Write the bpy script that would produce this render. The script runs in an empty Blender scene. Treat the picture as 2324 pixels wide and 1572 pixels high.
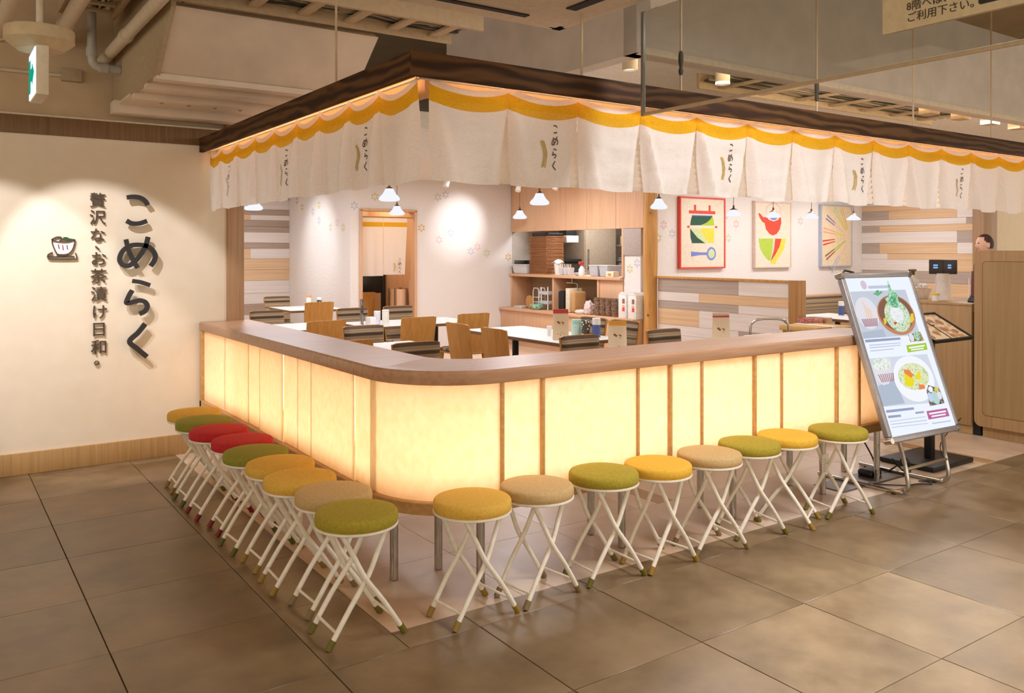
import bpy, bmesh, math, random
from math import sin, cos, pi, radians, sqrt, atan2
from mathutils import Vector, Matrix
from mathutils import noise as mnoise

scene = bpy.context.scene
COL = scene.collection
random.seed(7)

# ------------------------------------------------------------------ camera
cam_d = bpy.data.cameras.new('camera')
cam = bpy.data.objects.new('camera', cam_d)
COL.objects.link(cam)
cam.location = (0, 0, 1.42)
cam.rotation_euler = (radians(90), 0, radians(-34.64))
cam_d.sensor_width = 36
cam_d.lens = 1919 / 2324 * 36
cam_d.shift_y = -(786 - 570) / 2324
cam_d.clip_start = 0.05
scene.camera = cam

# ------------------------------------------------------------------ world, exposure
world = bpy.data.worlds.new('world')
scene.world = world
world.use_nodes = True
world.node_tree.nodes['Background'].inputs[0].default_value = (1.0, 0.89, 0.74, 1)
world.node_tree.nodes['Background'].inputs[1].default_value = 1.65
vs = scene.view_settings
vs.view_transform = 'Standard'
vs.look = 'None'
vs.gamma = 1
vs.use_curve_mapping = False
vs.exposure = 0.0
cy = scene.cycles
cy.use_denoising = True
cy.max_bounces = 7
cy.diffuse_bounces = 4
cy.glossy_bounces = 3
cy.transmission_bounces = 5
cy.transparent_max_bounces = 6
cy.caustics_reflective = False
cy.caustics_refractive = False
cy.sample_clamp_indirect = 6

WARM = (1.0, 0.80, 0.55)
WHITE = (0.92, 0.93, 1.0)
COOL = (0.90, 0.93, 1.0)
AMBER = (1.0, 0.55, 0.27)
LED = (1.0, 0.87, 0.74)


def area(name, loc, size, power, color=WHITE, rot=(0, 0, 0), size_y=None, spread=None):
    l = bpy.data.lights.new(name, 'AREA')
    l.energy = power
    l.color = color
    l.size = size
    if size_y:
        l.shape = 'RECTANGLE'
        l.size_y = size_y
    if spread:
        l.spread = spread
    o = bpy.data.objects.new(name, l)
    o.location = loc
    o.rotation_euler = rot
    COL.objects.link(o)
    return o


def spot(name, loc, target, power, angle, blend=0.3, color=WHITE, radius=0.03):
    l = bpy.data.lights.new(name, 'SPOT')
    l.energy = power
    l.color = color
    l.spot_size = radians(angle)
    l.spot_blend = blend
    l.shadow_soft_size = radius
    o = bpy.data.objects.new(name, l)
    o.location = loc
    d = Vector(target) - Vector(loc)
    o.rotation_euler = d.to_track_quat('-Z', 'Y').to_euler()
    COL.objects.link(o)
    return o


# dining room ceiling luminaires
area('ceiling_luminaire', (3.3, 9.6, 2.42), 0.9, 44, WHITE)
area('ceiling_luminaire', (6.2, 8.8, 2.42), 0.9, 48, WHITE)
area('ceiling_luminaire', (9.8, 6.65, 2.42), 3.2, 52, WHITE, size_y=0.3)
area('ceiling_luminaire', (3.2, 6.6, 2.42), 0.8, 36, WHITE)
area('ceiling_luminaire', (3.2, 11.9, 2.42), 0.7, 22, WHITE)
area('ceiling_luminaire', (5.2, 4.7, 2.72), 0.5, 36, WHITE, size_y=1.6)
area('ceiling_luminaire', (8.6, 4.2, 2.70), 0.6, 34, WHITE)
area('kitchen_luminaire', (8.3, 9.4, 2.40), 0.5, 40, WHITE)
area('corridor_luminaire', (5.4, 11.8, 2.40), 0.5, 12, WARM)
# accent spots
spot('wall_washer', (6.80, 9.70, 2.20), (6.58, 10.9, 1.82), 62, 50, 0.9, COOL)
spot('wall_washer', (3.5, 11.9, 2.40), (4.81, 12.0, 1.55), 62, 62, 0.9, COOL)
spot('wall_washer', (8.3, 6.9, 2.40), (8.4, 7.85, 1.5), 8, 70, 0.8, WHITE)
spot('wall_washer', (10.9, 6.9, 2.40), (10.8, 7.85, 1.5), 9, 70, 0.8, WHITE)
# sign wall spots (shop front, from the hall ceiling)
spot('sign_spot', (0.20, 4.80, 2.80), (1.12, 6.20, 0.82), 155, 42, 0.30, (.95, .93, 1), 0.012)
spot('sign_spot', (-0.38, 4.80, 2.80), (0.48, 6.20, 0.82), 140, 42, 0.30, (.95, .93, 1), 0.012)
# hall ceiling lights
area('hall_light', (3.4, 1.2, 2.95), 0.8, 105, (0.90, 0.93, 1.0), size_y=1.4)
spot('hall_spot', (3.25, 0.9, 2.95), (3.2, 1.15, 0), 360, 52, 0.45, (0.84, 0.90, 1.0), 0.05)
area('hall_light', (0.4, 1.6, 2.95), 0.8, 4, WARM)
area('hall_light', (-1.2, 3.8, 2.95), 0.8, 8, WARM)
area('hall_light', (7.6, 1.2, 2.95), 0.9, 22, WARM)
# added fill strip behind the soffit, lighting the open ceiling over the room front
area('ceiling_fill_strip', (7.2, 4.09, 2.72), 6.0, 36, (1, .80, .55), (radians(155), 0, 0), 0.05)
spot('curtain_spot', (5.95, 4.6, 2.7), (5.81, 3.05, 1.93), 26, 22, 0.5, COOL, 0.02)
# warm light strip hidden behind the hanging beam
area('beam_strip', (4.60, 3.0125, 2.176), 5.6, 8, AMBER, (radians(75), 0, 0), 0.03)
area('beam_strip', (1.6125, 4.60, 2.176), 3.0, 4.4, AMBER, (radians(75), 0, radians(-90)), 0.03)
# light strips inside the counter
area('counter_strip', (3.45, 3.16, 0.385), 2.85, 11.5, LED, (radians(180), 0, 0), 0.05)
area('counter_strip', (1.765, 4.80, 0.385), 2.75, 11, LED, (radians(180), 0, radians(90)), 0.05)
area('counter_strip', (1.90, 3.28, 0.385), 0.16, 1.9, LED, (radians(180), 0, 0), 0.16)
area('counter_strip', (3.45, 3.16, 0.852), 2.85, 4, LED, (0, 0, 0), 0.05)
area('counter_strip', (1.765, 4.80, 0.852), 2.75, 4, LED, (0, 0, radians(90)), 0.05)
area('counter_strip', (1.90, 3.28, 0.852), 0.16, .8, LED, (0, 0, 0), 0.16)


# ------------------------------------------------------------------ materials
def lin(c):
    if isinstance(c, str):
        c = tuple(int(c[i:i + 2], 16) / 255 for i in (0, 2, 4))
    elif max(c) > 1.001:
        c = tuple(v / 255 for v in c)
    return tuple((v / 12.92 if v <= 0.04045 else ((v + 0.055) / 1.055) ** 2.4) for v in c) + (1,)


MATS = {}


def new_mat(name):
    m = bpy.data.materials.new(name)
    m.use_nodes = True
    nt = m.node_tree
    b = nt.nodes['Principled BSDF']
    return m, nt, b


def ramp(nt, stops, interp='LINEAR'):
    r = nt.nodes.new('ShaderNodeValToRGB')
    r.color_ramp.interpolation = interp
    els = r.color_ramp.elements
    while len(els) > 1:
        els.remove(els[-1])
    els[0].position = stops[0][0]
    els[0].color = lin(stops[0][1])
    for p, c in stops[1:]:
        e = els.new(p)
        e.color = lin(c)
    return r


def coords(nt, scale=(1, 1, 1), rnd=0.0):
    tc = nt.nodes.new('ShaderNodeTexCoord')
    mp = nt.nodes.new('ShaderNodeMapping')
    mp.inputs['Scale'].default_value = scale
    nt.links.new(tc.outputs['Object'], mp.inputs['Vector'])
    if rnd:
        oi = nt.nodes.new('ShaderNodeObjectInfo')
        mu = nt.nodes.new('ShaderNodeMath')
        mu.operation = 'MULTIPLY'
        mu.inputs[1].default_value = rnd
        nt.links.new(oi.outputs['Random'], mu.inputs[0])
        cb = nt.nodes.new('ShaderNodeCombineXYZ')
        for i in range(3):
            nt.links.new(mu.outputs[0], cb.inputs[i])
        nt.links.new(cb.outputs[0], mp.inputs['Location'])
    return mp


def plain(name, c, rough=0.5, metal=0.0, c2=None, scale=30, bump=0.0, spec=None, rnd=0.0):
    """plain colour with a faint procedural mottle"""
    if name in MATS:
        return MATS[name]
    m, nt, b = new_mat(name)
    mp = coords(nt, (1, 1, 1), rnd)
    n = nt.nodes.new('ShaderNodeTexNoise')
    n.inputs['Scale'].default_value = scale
    n.inputs['Detail'].default_value = 3
    nt.links.new(mp.outputs[0], n.inputs['Vector'])
    cc = lin(c)
    if c2 is None:
        c2 = tuple(max(0, v * 0.94) for v in (c if not isinstance(c, str) else [int(c[i:i + 2], 16) for i in (0, 2, 4)]))
    r = ramp(nt, [(0.3, c2), (0.7, c)])
    nt.links.new(n.outputs['Fac'], r.inputs[0])
    nt.links.new(r.outputs[0], b.inputs['Base Color'])
    b.inputs['Roughness'].default_value = rough
    b.inputs['Metallic'].default_value = metal
    if spec is not None:
        b.inputs['Specular IOR Level'].default_value = spec
    if bump:
        bp = nt.nodes.new('ShaderNodeBump')
        bp.inputs['Strength'].default_value = bump
        bp.inputs['Distance'].default_value = 0.004
        nt.links.new(n.outputs['Fac'], bp.inputs['Height'])
        nt.links.new(bp.outputs[0], b.inputs['Normal'])
    MATS[name] = m
    return m


def wood(name, c1, c2, axis='x', rough=0.45, fine=38, long=1.6, rnd=9.0, bump=0.05):
    if name in MATS:
        return MATS[name]
    m, nt, b = new_mat(name)
    sc = [fine, fine, fine]
    sc['xyz'.index(axis)] = long
    mp = coords(nt, sc, rnd)
    n = nt.nodes.new('ShaderNodeTexNoise')
    n.inputs['Scale'].default_value = 1.0
    n.inputs['Detail'].default_value = 5
    n.inputs['Distortion'].default_value = 0.35
    nt.links.new(mp.outputs[0], n.inputs['Vector'])
    r = ramp(nt, [(0.28, c1), (0.72, c2)])
    nt.links.new(n.outputs['Fac'], r.inputs[0])
    nt.links.new(r.outputs[0], b.inputs['Base Color'])
    b.inputs['Roughness'].default_value = rough
    if bump:
        bp = nt.nodes.new('ShaderNodeBump')
        bp.inputs['Strength'].default_value = bump
        bp.inputs['Distance'].default_value = 0.003
        nt.links.new(n.outputs['Fac'], bp.inputs['Height'])
        nt.links.new(bp.outputs[0], b.inputs['Normal'])
    MATS[name] = m
    return m


def emit(name, c, strength=1.0, sampled=False):
    if name in MATS:
        return MATS[name]
    m, nt, b = new_mat(name)
    nt.nodes.remove(b)
    e = nt.nodes.new('ShaderNodeEmission')
    e.inputs[0].default_value = lin(c)
    e.inputs[1].default_value = strength
    nt.links.new(e.outputs[0], nt.nodes['Material Output'].inputs[0])
    if not sampled:
        m.cycles.emission_sampling = 'NONE'
    MATS[name] = m
    return m


def cloth_mat(name, c, c2, trans=0.35, scale=(60, 60, 220)):
    m, nt, b = new_mat(name)
    mp = coords(nt, scale)
    n = nt.nodes.new('ShaderNodeTexNoise')
    n.inputs['Scale'].default_value = 1
    n.inputs['Detail'].default_value = 4
    nt.links.new(mp.outputs[0], n.inputs['Vector'])
    r = ramp(nt, [(0.3, c2), (0.7, c)])
    nt.links.new(n.outputs['Fac'], r.inputs[0])
    d = nt.nodes.new('ShaderNodeBsdfDiffuse')
    t = nt.nodes.new('ShaderNodeBsdfTranslucent')
    mx = nt.nodes.new('ShaderNodeMixShader')
    mx.inputs[0].default_value = trans
    nt.links.new(r.outputs[0], d.inputs[0])
    nt.links.new(r.outputs[0], t.inputs[0])
    bp = nt.nodes.new('ShaderNodeBump')
    bp.inputs['Strength'].default_value = 0.25
    bp.inputs['Distance'].default_value = 0.004
    nt.links.new(n.outputs['Fac'], bp.inputs['Height'])
    nt.links.new(bp.outputs[0], d.inputs['Normal'])
    nt.links.new(d.outputs[0], mx.inputs[1])
    nt.links.new(t.outputs[0], mx.inputs[2])
    tp = nt.nodes.new('ShaderNodeBsdfTransparent')
    m3 = nt.nodes.new('ShaderNodeMixShader')
    m3.inputs[0].default_value = 0.05
    nt.links.new(mx.outputs[0], m3.inputs[1])
    nt.links.new(tp.outputs[0], m3.inputs[2])
    nt.links.new(m3.outputs[0], nt.nodes['Material Output'].inputs[0])
    nt.nodes.remove(b)
    MATS[name] = m
    return m


def stripe_mat(name, axis='z', scale=26):
    """woven upholstery with irregular brown, olive and cream stripes"""
    m, nt, b = new_mat(name)
    tc = nt.nodes.new('ShaderNodeTexCoord')
    sp = nt.nodes.new('ShaderNodeSeparateXYZ')
    nt.links.new(tc.outputs['Object'], sp.inputs[0])
    mu = nt.nodes.new('ShaderNodeMath')
    mu.operation = 'MULTIPLY'
    mu.inputs[1].default_value = scale
    nt.links.new(sp.outputs['xyz'.index(axis)], mu.inputs[0])
    n = nt.nodes.new('ShaderNodeTexNoise')
    n.noise_dimensions = '1D'
    n.inputs['Scale'].default_value = 1.0
    n.inputs['Detail'].default_value = 2.5
    nt.links.new(mu.outputs[0], n.inputs['W'])
    r = ramp(nt, [(0.30, '463628'), (0.40, '66533f'), (0.47, '8f7a5e'), (0.53, 'b59c7c'), (0.58, '8a7456'), (0.66, '5a4636')])
    nt.links.new(n.outputs['Fac'], r.inputs[0])
    nt.links.new(r.outputs[0], b.inputs['Base Color'])
    b.inputs['Roughness'].default_value = 0.85
    MATS[name] = m
    return m


def tile_mat(name, c1, c2, rough=0.42):
    m, nt, b = new_mat(name)
    mp = coords(nt, (1, 1, 1), 20.0)
    n = nt.nodes.new('ShaderNodeTexNoise')
    n.inputs['Scale'].default_value = 3.2
    n.inputs['Detail'].default_value = 9
    n.inputs['Roughness'].default_value = 0.62
    nt.links.new(mp.outputs[0], n.inputs['Vector'])
    r = ramp(nt, [(0.32, c1), (0.68, c2)])
    nt.links.new(n.outputs['Fac'], r.inputs[0])
    oi = nt.nodes.new('ShaderNodeObjectInfo')
    mr = nt.nodes.new('ShaderNodeMapRange')
    mr.inputs['To Min'].default_value = 0.90
    mr.inputs['To Max'].default_value = 1.06
    nt.links.new(oi.outputs['Random'], mr.inputs['Value'])
    mx = nt.nodes.new('ShaderNodeVectorMath')
    mx.operation = 'SCALE'
    nt.links.new(r.outputs[0], mx.inputs[0])
    nt.links.new(mr.outputs[0], mx.inputs['Scale'])
    nt.links.new(mx.outputs[0], b.inputs['Base Color'])
    rr = nt.nodes.new('ShaderNodeMapRange')
    rr.inputs['To Min'].default_value = rough - 0.1
    rr.inputs['To Max'].default_value = rough + 0.16
    nt.links.new(n.outputs['Fac'], rr.inputs['Value'])
    nt.links.new(rr.outputs[0], b.inputs['Roughness'])
    bp = nt.nodes.new('ShaderNodeBump')
    bp.inputs['Strength'].default_value = 0.06
    bp.inputs['Distance'].default_value = 0.004
    nt.links.new(n.outputs['Fac'], bp.inputs['Height'])
    nt.links.new(bp.outputs[0], b.inputs['Normal'])
    MATS[name] = m
    return m


def wallpaper_mat(name, c):
    m, nt, b = new_mat(name)
    mp = coords(nt, (1, 1, 1))
    v = nt.nodes.new('ShaderNodeTexVoronoi')
    v.inputs['Scale'].default_value = 24
    nt.links.new(mp.outputs[0], v.inputs['Vector'])
    b.inputs['Base Color'].default_value = lin(c)
    b.inputs['Roughness'].default_value = 0.7
    bp = nt.nodes.new('ShaderNodeBump')
    bp.inputs['Strength'].default_value = 0.5
    bp.inputs['Distance'].default_value = 0.006
    nt.links.new(v.outputs['Distance'], bp.inputs['Height'])
    nt.links.new(bp.outputs[0], b.inputs['Normal'])
    MATS[name] = m
    return m


def glass_mat(name, tint, alpha):
    """thin smoky glass: mostly see-through with a faint tint and a mirror sheen"""
    m, nt, b = new_mat(name)
    tr = nt.nodes.new('ShaderNodeBsdfTransparent')
    tr.inputs[0].default_value = lin(tint)
    gl = nt.nodes.new('ShaderNodeBsdfGlossy')
    gl.inputs['Roughness'].default_value = 0.02
    fr = nt.nodes.new('ShaderNodeFresnel')
    fr.inputs[0].default_value = 1.18
    mx = nt.nodes.new('ShaderNodeMixShader')
    nt.links.new(fr.outputs[0], mx.inputs[0])
    nt.links.new(tr.outputs[0], mx.inputs[1])
    nt.links.new(gl.outputs[0], mx.inputs[2])
    nt.links.new(mx.outputs[0], nt.nodes['Material Output'].inputs[0])
    nt.nodes.remove(b)
    MATS[name] = m
    return m


def mottled(name, stops, scale, rough=0.6, voronoi=False):
    m, nt, b = new_mat(name)
    mp = coords(nt)
    n = nt.nodes.new('ShaderNodeTexVoronoi' if voronoi else 'ShaderNodeTexNoise')
    n.inputs['Scale'].default_value = scale
    nt.links.new(mp.outputs[0], n.inputs['Vector'])
    r = ramp(nt, stops, 'CONSTANT' if voronoi else 'LINEAR')
    nt.links.new(n.outputs['Distance' if voronoi else 'Fac'], r.inputs[0])
    nt.links.new(r.outputs[0], b.inputs['Base Color'])
    b.inputs['Roughness'].default_value = rough
    MATS[name] = m
    return m


M_tile = tile_mat('hall_tile', '685439', '91795a', 0.33)
M_tile_in = tile_mat('dining_tile', 'c4a688', 'd9bfa4', 0.30)
M_grout = plain('grout', '5e4c38', 0.9)
M_signwall = plain('plaster_cream', 'eadcc4', 0.85, c2='e6d7be', scale=9)
M_upper = plain('plaster_tan', 'd2b996', 0.9, scale=6)
M_band = wood('brown_veneer', '6f5232', '8b6a45', 'z', 0.5, 60, 2.0)
M_base = wood('oak_baseboard', 'a9834f', 'c09a66', 'z', 0.5, 70, 2.0)
M_post = wood('brown_post', '96714e', 'b28d68', 'z', 0.5, 60, 1.5)
def beam_mat(name, axis):
    m, nt, b = new_mat(name)
    sc = [5, 5, 5]
    sc['xyz'.index(axis)] = 1.1
    mp = coords(nt, sc)
    w = nt.nodes.new('ShaderNodeTexWave')
    w.bands_direction = 'Z'
    w.inputs['Scale'].default_value = 1.3
    w.inputs['Distortion'].default_value = 14.0
    w.inputs['Detail'].default_value = 3
    w.inputs['Detail Scale'].default_value = 0.8
    nt.links.new(mp.outputs[0], w.inputs['Vector'])
    r = ramp(nt, [(.1, '35200f'), (.6, '4e3219'), (.95, '5e3f22')])
    nt.links.new(w.outputs['Fac'], r.inputs[0])
    nt.links.new(r.outputs[0], b.inputs['Base Color'])
    b.inputs['Roughness'].default_value = .7
    b.inputs['Specular IOR Level'].default_value = .2
    return m


M_beam_x = beam_mat('dark_beam_x', 'x')
M_beam_y = beam_mat('dark_beam_y', 'y')
M_rail = wood('counter_oak', 'ab8160', 'c1987a', 'x', 0.30, 40, 3.0, 0)
M_rail_low = wood('counter_oak_low', 'b98a4e', 'cfa267', 'x', 0.45, 40, 3.0, 0)
M_oak = wood('light_oak', 'd0a27a', 'dfb592', 'z', 0.5, 55, 1.6)
M_oak_x = wood('light_oak_flat', 'd0a27a', 'dfb592', 'y', 0.5, 55, 1.6)
M_part = wood('desk_oak', '9c7a50', 'b08c60', 'z', 0.5, 45, 1.3)
M_chair = wood('chair_ply', 'b27b38', 'c8924c', 'z', 0.42, 45, 2.0)
M_log = wood('log_pine', 'b9803c', 'd8a45c', 'z', 0.5, 30, 2.5)
M_white = plain('white_laminate', 'f2f0ec', 0.35)
M_edge = plain('brown_edge', '7b5a3a', 0.5)
M_black = plain('black_steel', '1c1917', 0.5)
M_dark = plain('dark_gap', '15110e', 0.7)
M_chrome = plain('chrome', 'c8c4bc', 0.16, 1.0)
M_alu = plain('brushed_aluminium', 'b9b6b4', 0.38, 0.75)
M_cream = plain('cream_enamel', 'f3ead8', 0.35)
M_duct = plain('duct_cream', 'e6d4be', 0.8, scale=5)
M_ducttan = plain('duct_end', 'b8a484', 0.85)
M_slab = plain('slab_tan', 'b59d7a', 0.95, scale=4)
M_soffit = plain('soffit_grey', 'd9cfc2', 0.85, scale=5)
M_panelwhite = plain('ceiling_white', 'e6d8c0', 0.8)
M_pipe = plain('pipe_white', 'd8c8ae', 0.5)
M_pipe2 = plain('pipe_grey', 'bdb9b0', 0.45)
M_tray = plain('tray_paint', 'cdb490', 0.7)
M_cable = plain('cable_grey', 'a6977c', 0.7, rnd=3.0)
M_cabledark = plain('cable_dark', '4a4436', 0.8)
M_wallwhite = wallpaper_mat('embossed_wallpaper', 'e9e2dc')
M_ceil = plain('room_ceiling', 'e9e2d6', 0.9)
M_taupe = wood('plank_taupe', 'a58f7f', 'b8a393', 'x', 0.6, 60, 1.2)
M_pale = wood('plank_pale', 'ddd2ca', 'ece4de', 'x', 0.6, 60, 1.2)
M_tanpl = wood('plank_tan', 'd3ad84', 'e6c6a0', 'x', 0.6, 60, 1.2)
M_taupe_y = wood('plank_taupe_y', 'a9988b', 'bdada1', 'y', 0.6, 60, 1.2)
M_pale_y = wood('plank_pale_y', 'ddd2ca', 'ece4de', 'y', 0.6, 60, 1.2)
M_tan_y = wood('plank_tan_y', 'd3ad84', 'e6c6a0', 'y', 0.6, 60, 1.2)
M_ink = plain('black_letter', '2a2725', 0.6)
M_brownink = plain('brown_letter', '4e3a28', 0.6)
M_noren = cloth_mat('noren_cotton', 'f6eee6', 'eee4da', 0.42)
M_noreny = cloth_mat('noren_yellow', 'ecb62a', 'dca61e', 0.34)
M_noren1 = cloth_mat('noren_single_layer', 'fbf0e0', 'f5e6d2', 0.70)
M_gold = plain('gold_print', 'b79a45', 0.8)
M_stripe_z = stripe_mat('striped_fabric_back', 'z', 17)
M_stripe_y = stripe_mat('striped_fabric_seat', 'y', 24)


def paper_panel():
    m, nt, b = new_mat('backlit_paper')
    mp = coords(nt, (30, 30, 22))
    n = nt.nodes.new('ShaderNodeTexNoise')
    n.inputs['Scale'].default_value = 1
    n.inputs['Detail'].default_value = 6
    nt.links.new(mp.outputs[0], n.inputs['Vector'])
    r = ramp(nt, [(0.3, 'f8ead0'), (0.7, 'fcf3e0')])
    nt.links.new(n.outputs['Fac'], r.inputs[0])
    d = nt.nodes.new('ShaderNodeBsdfDiffuse')
    t = nt.nodes.new('ShaderNodeBsdfTranslucent')
    mx = nt.nodes.new('ShaderNodeMixShader')
    mx.inputs[0].default_value = 0.6
    nt.links.new(r.outputs[0], d.inputs[0])
    nt.links.new(r.outputs[0], t.inputs[0])
    nt.links.new(d.outputs[0], mx.inputs[1])
    nt.links.new(t.outputs[0], mx.inputs[2])
    nt.links.new(mx.outputs[0], nt.nodes['Material Output'].inputs[0])
    nt.nodes.remove(b)
    return m


M_paper = paper_panel()


# ------------------------------------------------------------------ mesh helpers
class MB:
    def __init__(s):
        s.bm = bmesh.new()
        s.mi = 0

    def _mark(s, faces):
        for f in faces:
            f.material_index = s.mi

    def box(s, a, b, bev=0.0, seg=2, M=None):
        lo = [min(a[i], b[i]) for i in range(3)]
        hi = [max(a[i], b[i]) for i in range(3)]
        mat = Matrix.Translation([(lo[i] + hi[i]) / 2 for i in range(3)]) @ Matrix.Diagonal([max(hi[i] - lo[i], 1e-5) for i in range(3)] + [1])
        if M is not None:
            mat = M @ mat
        r = bmesh.ops.create_cube(s.bm, size=1, matrix=mat)
        fs = set(f for v in r['verts'] for f in v.link_faces)
        s._mark(fs)
        if bev:
            es = list(set(e for v in r['verts'] for e in v.link_edges))
            rb = bmesh.ops.bevel(s.bm, geom=es, offset=bev, segments=seg, affect='EDGES', profile=0.5)
            s._mark(rb['faces'])
        return s

    def cyl(s, p0, p1, r0, r1=None, n=14, caps=True):
        p0, p1 = Vector(p0), Vector(p1)
        r1 = r0 if r1 is None else r1
        d = p1 - p0
        q = d.to_track_quat('Z', 'Y').to_matrix().to_4x4()
        mat = Matrix.Translation((p0 + p1) / 2) @ q
        r = bmesh.ops.create_cone(s.bm, cap_ends=caps, segments=n, radius1=max(r0, 1e-4), radius2=max(r1, 1e-4), depth=d.length, matrix=mat)
        s._mark(set(f for v in r['verts'] for f in v.link_faces))
        return s

    def tube(s, pts, r, n=8, closed=False):
        pts = [Vector(p) for p in pts]
        N = len(pts)
        rings = []
        up = None
        for i, p in enumerate(pts):
            if closed:
                t = pts[(i + 1) % N] - pts[i - 1]
            else:
                t = pts[min(i + 1, N - 1)] - pts[max(i - 1, 0)]
            t.normalize()
            if up is None:
                up = Vector((0, 0, 1)) if abs(t.z) < 0.9 else Vector((1, 0, 0))
            a = t.cross(up)
            if a.length < 1e-4:
                a = t.orthogonal()
            a.normalize()
            up = a.cross(t).normalized()
            rr = r[i] if isinstance(r, (list, tuple)) else r
            rings.append([s.bm.verts.new(p + a * (rr * cos(2 * pi * k / n)) + up * (rr * sin(2 * pi * k / n))) for k in range(n)])
        fs = []
        for i in range(N if closed else N - 1):
            A, B = rings[i], rings[(i + 1) % N]
            for k in range(n):
                fs.append(s.bm.faces.new((A[k], A[(k + 1) % n], B[(k + 1) % n], B[k])))
        if not closed:
            fs.append(s.bm.faces.new(rings[0][::-1]))
            fs.append(s.bm.faces.new(rings[-1]))
        s._mark(fs)
        return s

    def lathe(s, prof, c=(0, 0, 0), n=24, flute=0.0, nfl=12, M=None):
        c = Vector(c)
        rings = []
        for (r, z) in prof:
            ring = []
            for k in range(n):
                a = 2 * pi * k / n
                rr = max(r, 1e-4) * (1 + flute * cos(nfl * a))
                p = Vector((rr * cos(a), rr * sin(a), z))
                if M is not None:
                    p = M @ p
                ring.append(s.bm.verts.new(c + p))
            rings.append(ring)
        fs = []
        for A, B in zip(rings[:-1], rings[1:]):
            for k in range(n):
                fs.append(s.bm.faces.new((A[k], A[(k + 1) % n], B[(k + 1) % n], B[k])))
        if prof[0][0] > 0:
            fs.append(s.bm.faces.new(rings[0][::-1]))
        if prof[-1][0] > 0:
            fs.append(s.bm.faces.new(rings[-1]))
        s._mark(fs)
        return s

    def prism(s, poly, d0, d1, M=None):
        """polygon in local xy, extruded from z=d0 to z=d1"""
        def P(x, y, z):
            v = Vector((x, y, z))
            return s.bm.verts.new(M @ v if M is not None else v)
        A = [P(x, y, d0) for x, y in poly]
        B = [P(x, y, d1) for x, y in poly]
        n = len(poly)
        fs = [s.bm.faces.new(A[::-1]), s.bm.faces.new(B)]
        for i in range(n):
            fs.append(s.bm.faces.new((A[i], A[(i + 1) % n], B[(i + 1) % n], B[i])))
        s._mark(fs)
        return s

    def grid(s, fn, nu, nv):
        V = [[s.bm.verts.new(fn(i / nu, j / nv)) for j in range(nv + 1)] for i in range(nu + 1)]
        fs = []
        for i in range(nu):
            for j in range(nv):
                fs.append(s.bm.faces.new((V[i][j], V[i + 1][j], V[i + 1][j + 1], V[i][j + 1])))
        s._mark(fs)
        return s

    def quad(s, pts):
        s._mark([s.bm.faces.new([s.bm.verts.new(p) for p in pts])])
        return s

    def build(s, name, mats, parent=None, world=False, angle=38, fix=True):
        me = bpy.data.meshes.new(name)
        if fix:
            bmesh.ops.recalc_face_normals(s.bm, faces=s.bm.faces)
        s.bm.to_mesh(me)
        s.bm.free()
        if not isinstance(mats, (list, tuple)):
            mats = [mats]
        for m in mats:
            me.materials.append(m)
        me.polygons.foreach_set('use_smooth', [True] * len(me.polygons))
        try:
            me.set_sharp_from_angle(angle=radians(angle))
        except Exception:
            pass
        o = bpy.data.objects.new(name, me)
        COL.objects.link(o)
        if parent is not None:
            o.parent = parent
            if world and parent.type == 'EMPTY':
                o.location = -parent.location
        return o


def tag(o, label=None, cat=None, group=None, kind=None):
    if label:
        o['label'] = label
    if cat:
        o['category'] = cat
    if group:
        o['group'] = group
    if kind:
        o['kind'] = kind
    return o


def thing(name, label, cat, loc=(0, 0, 0), rz=0.0, group=None):
    o = bpy.data.objects.new(name, None)
    o.empty_display_size = 0.1
    COL.objects.link(o)
    o.location = loc
    o.rotation_euler = (0, 0, rz)
    return tag(o, label, cat, group)


def struct(o):
    o['kind'] = 'structure'
    return o


def dup(o, parent=None):
    c = o.copy()
    COL.objects.link(c)
    if parent is not None:
        c.parent = parent
    for ch in list(o.children):
        dup(ch, c)
    return c


def dup_at(o, loc, rz, label, group=None):
    c = dup(o)
    c.location = loc
    c.rotation_euler = (0, 0, rz)
    c['label'] = label
    if group:
        c['group'] = group
    return c


def catmull(pts, n=6, closed=False):
    P = [Vector((p[0], p[1], p[2] if len(p) > 2 else 0)) for p in pts]
    out = []
    N = len(P)
    for i in range(N if closed else N - 1):
        p0 = P[i - 1] if (i > 0 or closed) else P[0]
        p1, p2 = P[i], P[(i + 1) % N]
        p3 = P[(i + 2) % N] if (closed or i + 2 < N) else P[-1]
        for k in range(n):
            t = k / n
            out.append(0.5 * ((2 * p1) + (p2 - p0) * t + (2 * p0 - 5 * p1 + 4 * p2 - p3) * t * t + (3 * p1 - p0 - 3 * p2 + p3) * t ** 3))
    if not closed:
        out.append(P[-1])
    return out


def ribbon(pts, w, n=6):
    """left/right outline of a stroke through 2D points"""
    c = catmull(pts, n) if len(pts) > 2 else [Vector((p[0], p[1], 0)) for p in pts]
    L, R = [], []
    for i, p in enumerate(c):
        t = c[min(i + 1, len(c) - 1)] - c[max(i - 1, 0)]
        t.normalize()
        nrm = Vector((-t.y, t.x, 0))
        L.append(p + nrm * w / 2)
        R.append(p - nrm * w / 2)
    return L, R


def stroke(mb, pts, w, d0, d1, M, n=6):
    """solid raised stroke"""
    L, R = ribbon(pts, w, n)
    def P(v, z):
        return mb.bm.verts.new(M @ Vector((v.x, v.y, z)))
    rows = [[P(l, d0), P(l, d1), P(r, d1), P(r, d0)] for l, r in zip(L, R)]
    fs = []
    for A, B in zip(rows[:-1], rows[1:]):
        for k in range(4):
            fs.append(mb.bm.faces.new((A[k], A[(k + 1) % 4], B[(k + 1) % 4], B[k])))
    fs.append(mb.bm.faces.new(rows[0][::-1]))
    fs.append(mb.bm.faces.new(rows[-1]))
    mb._mark(fs)


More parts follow.
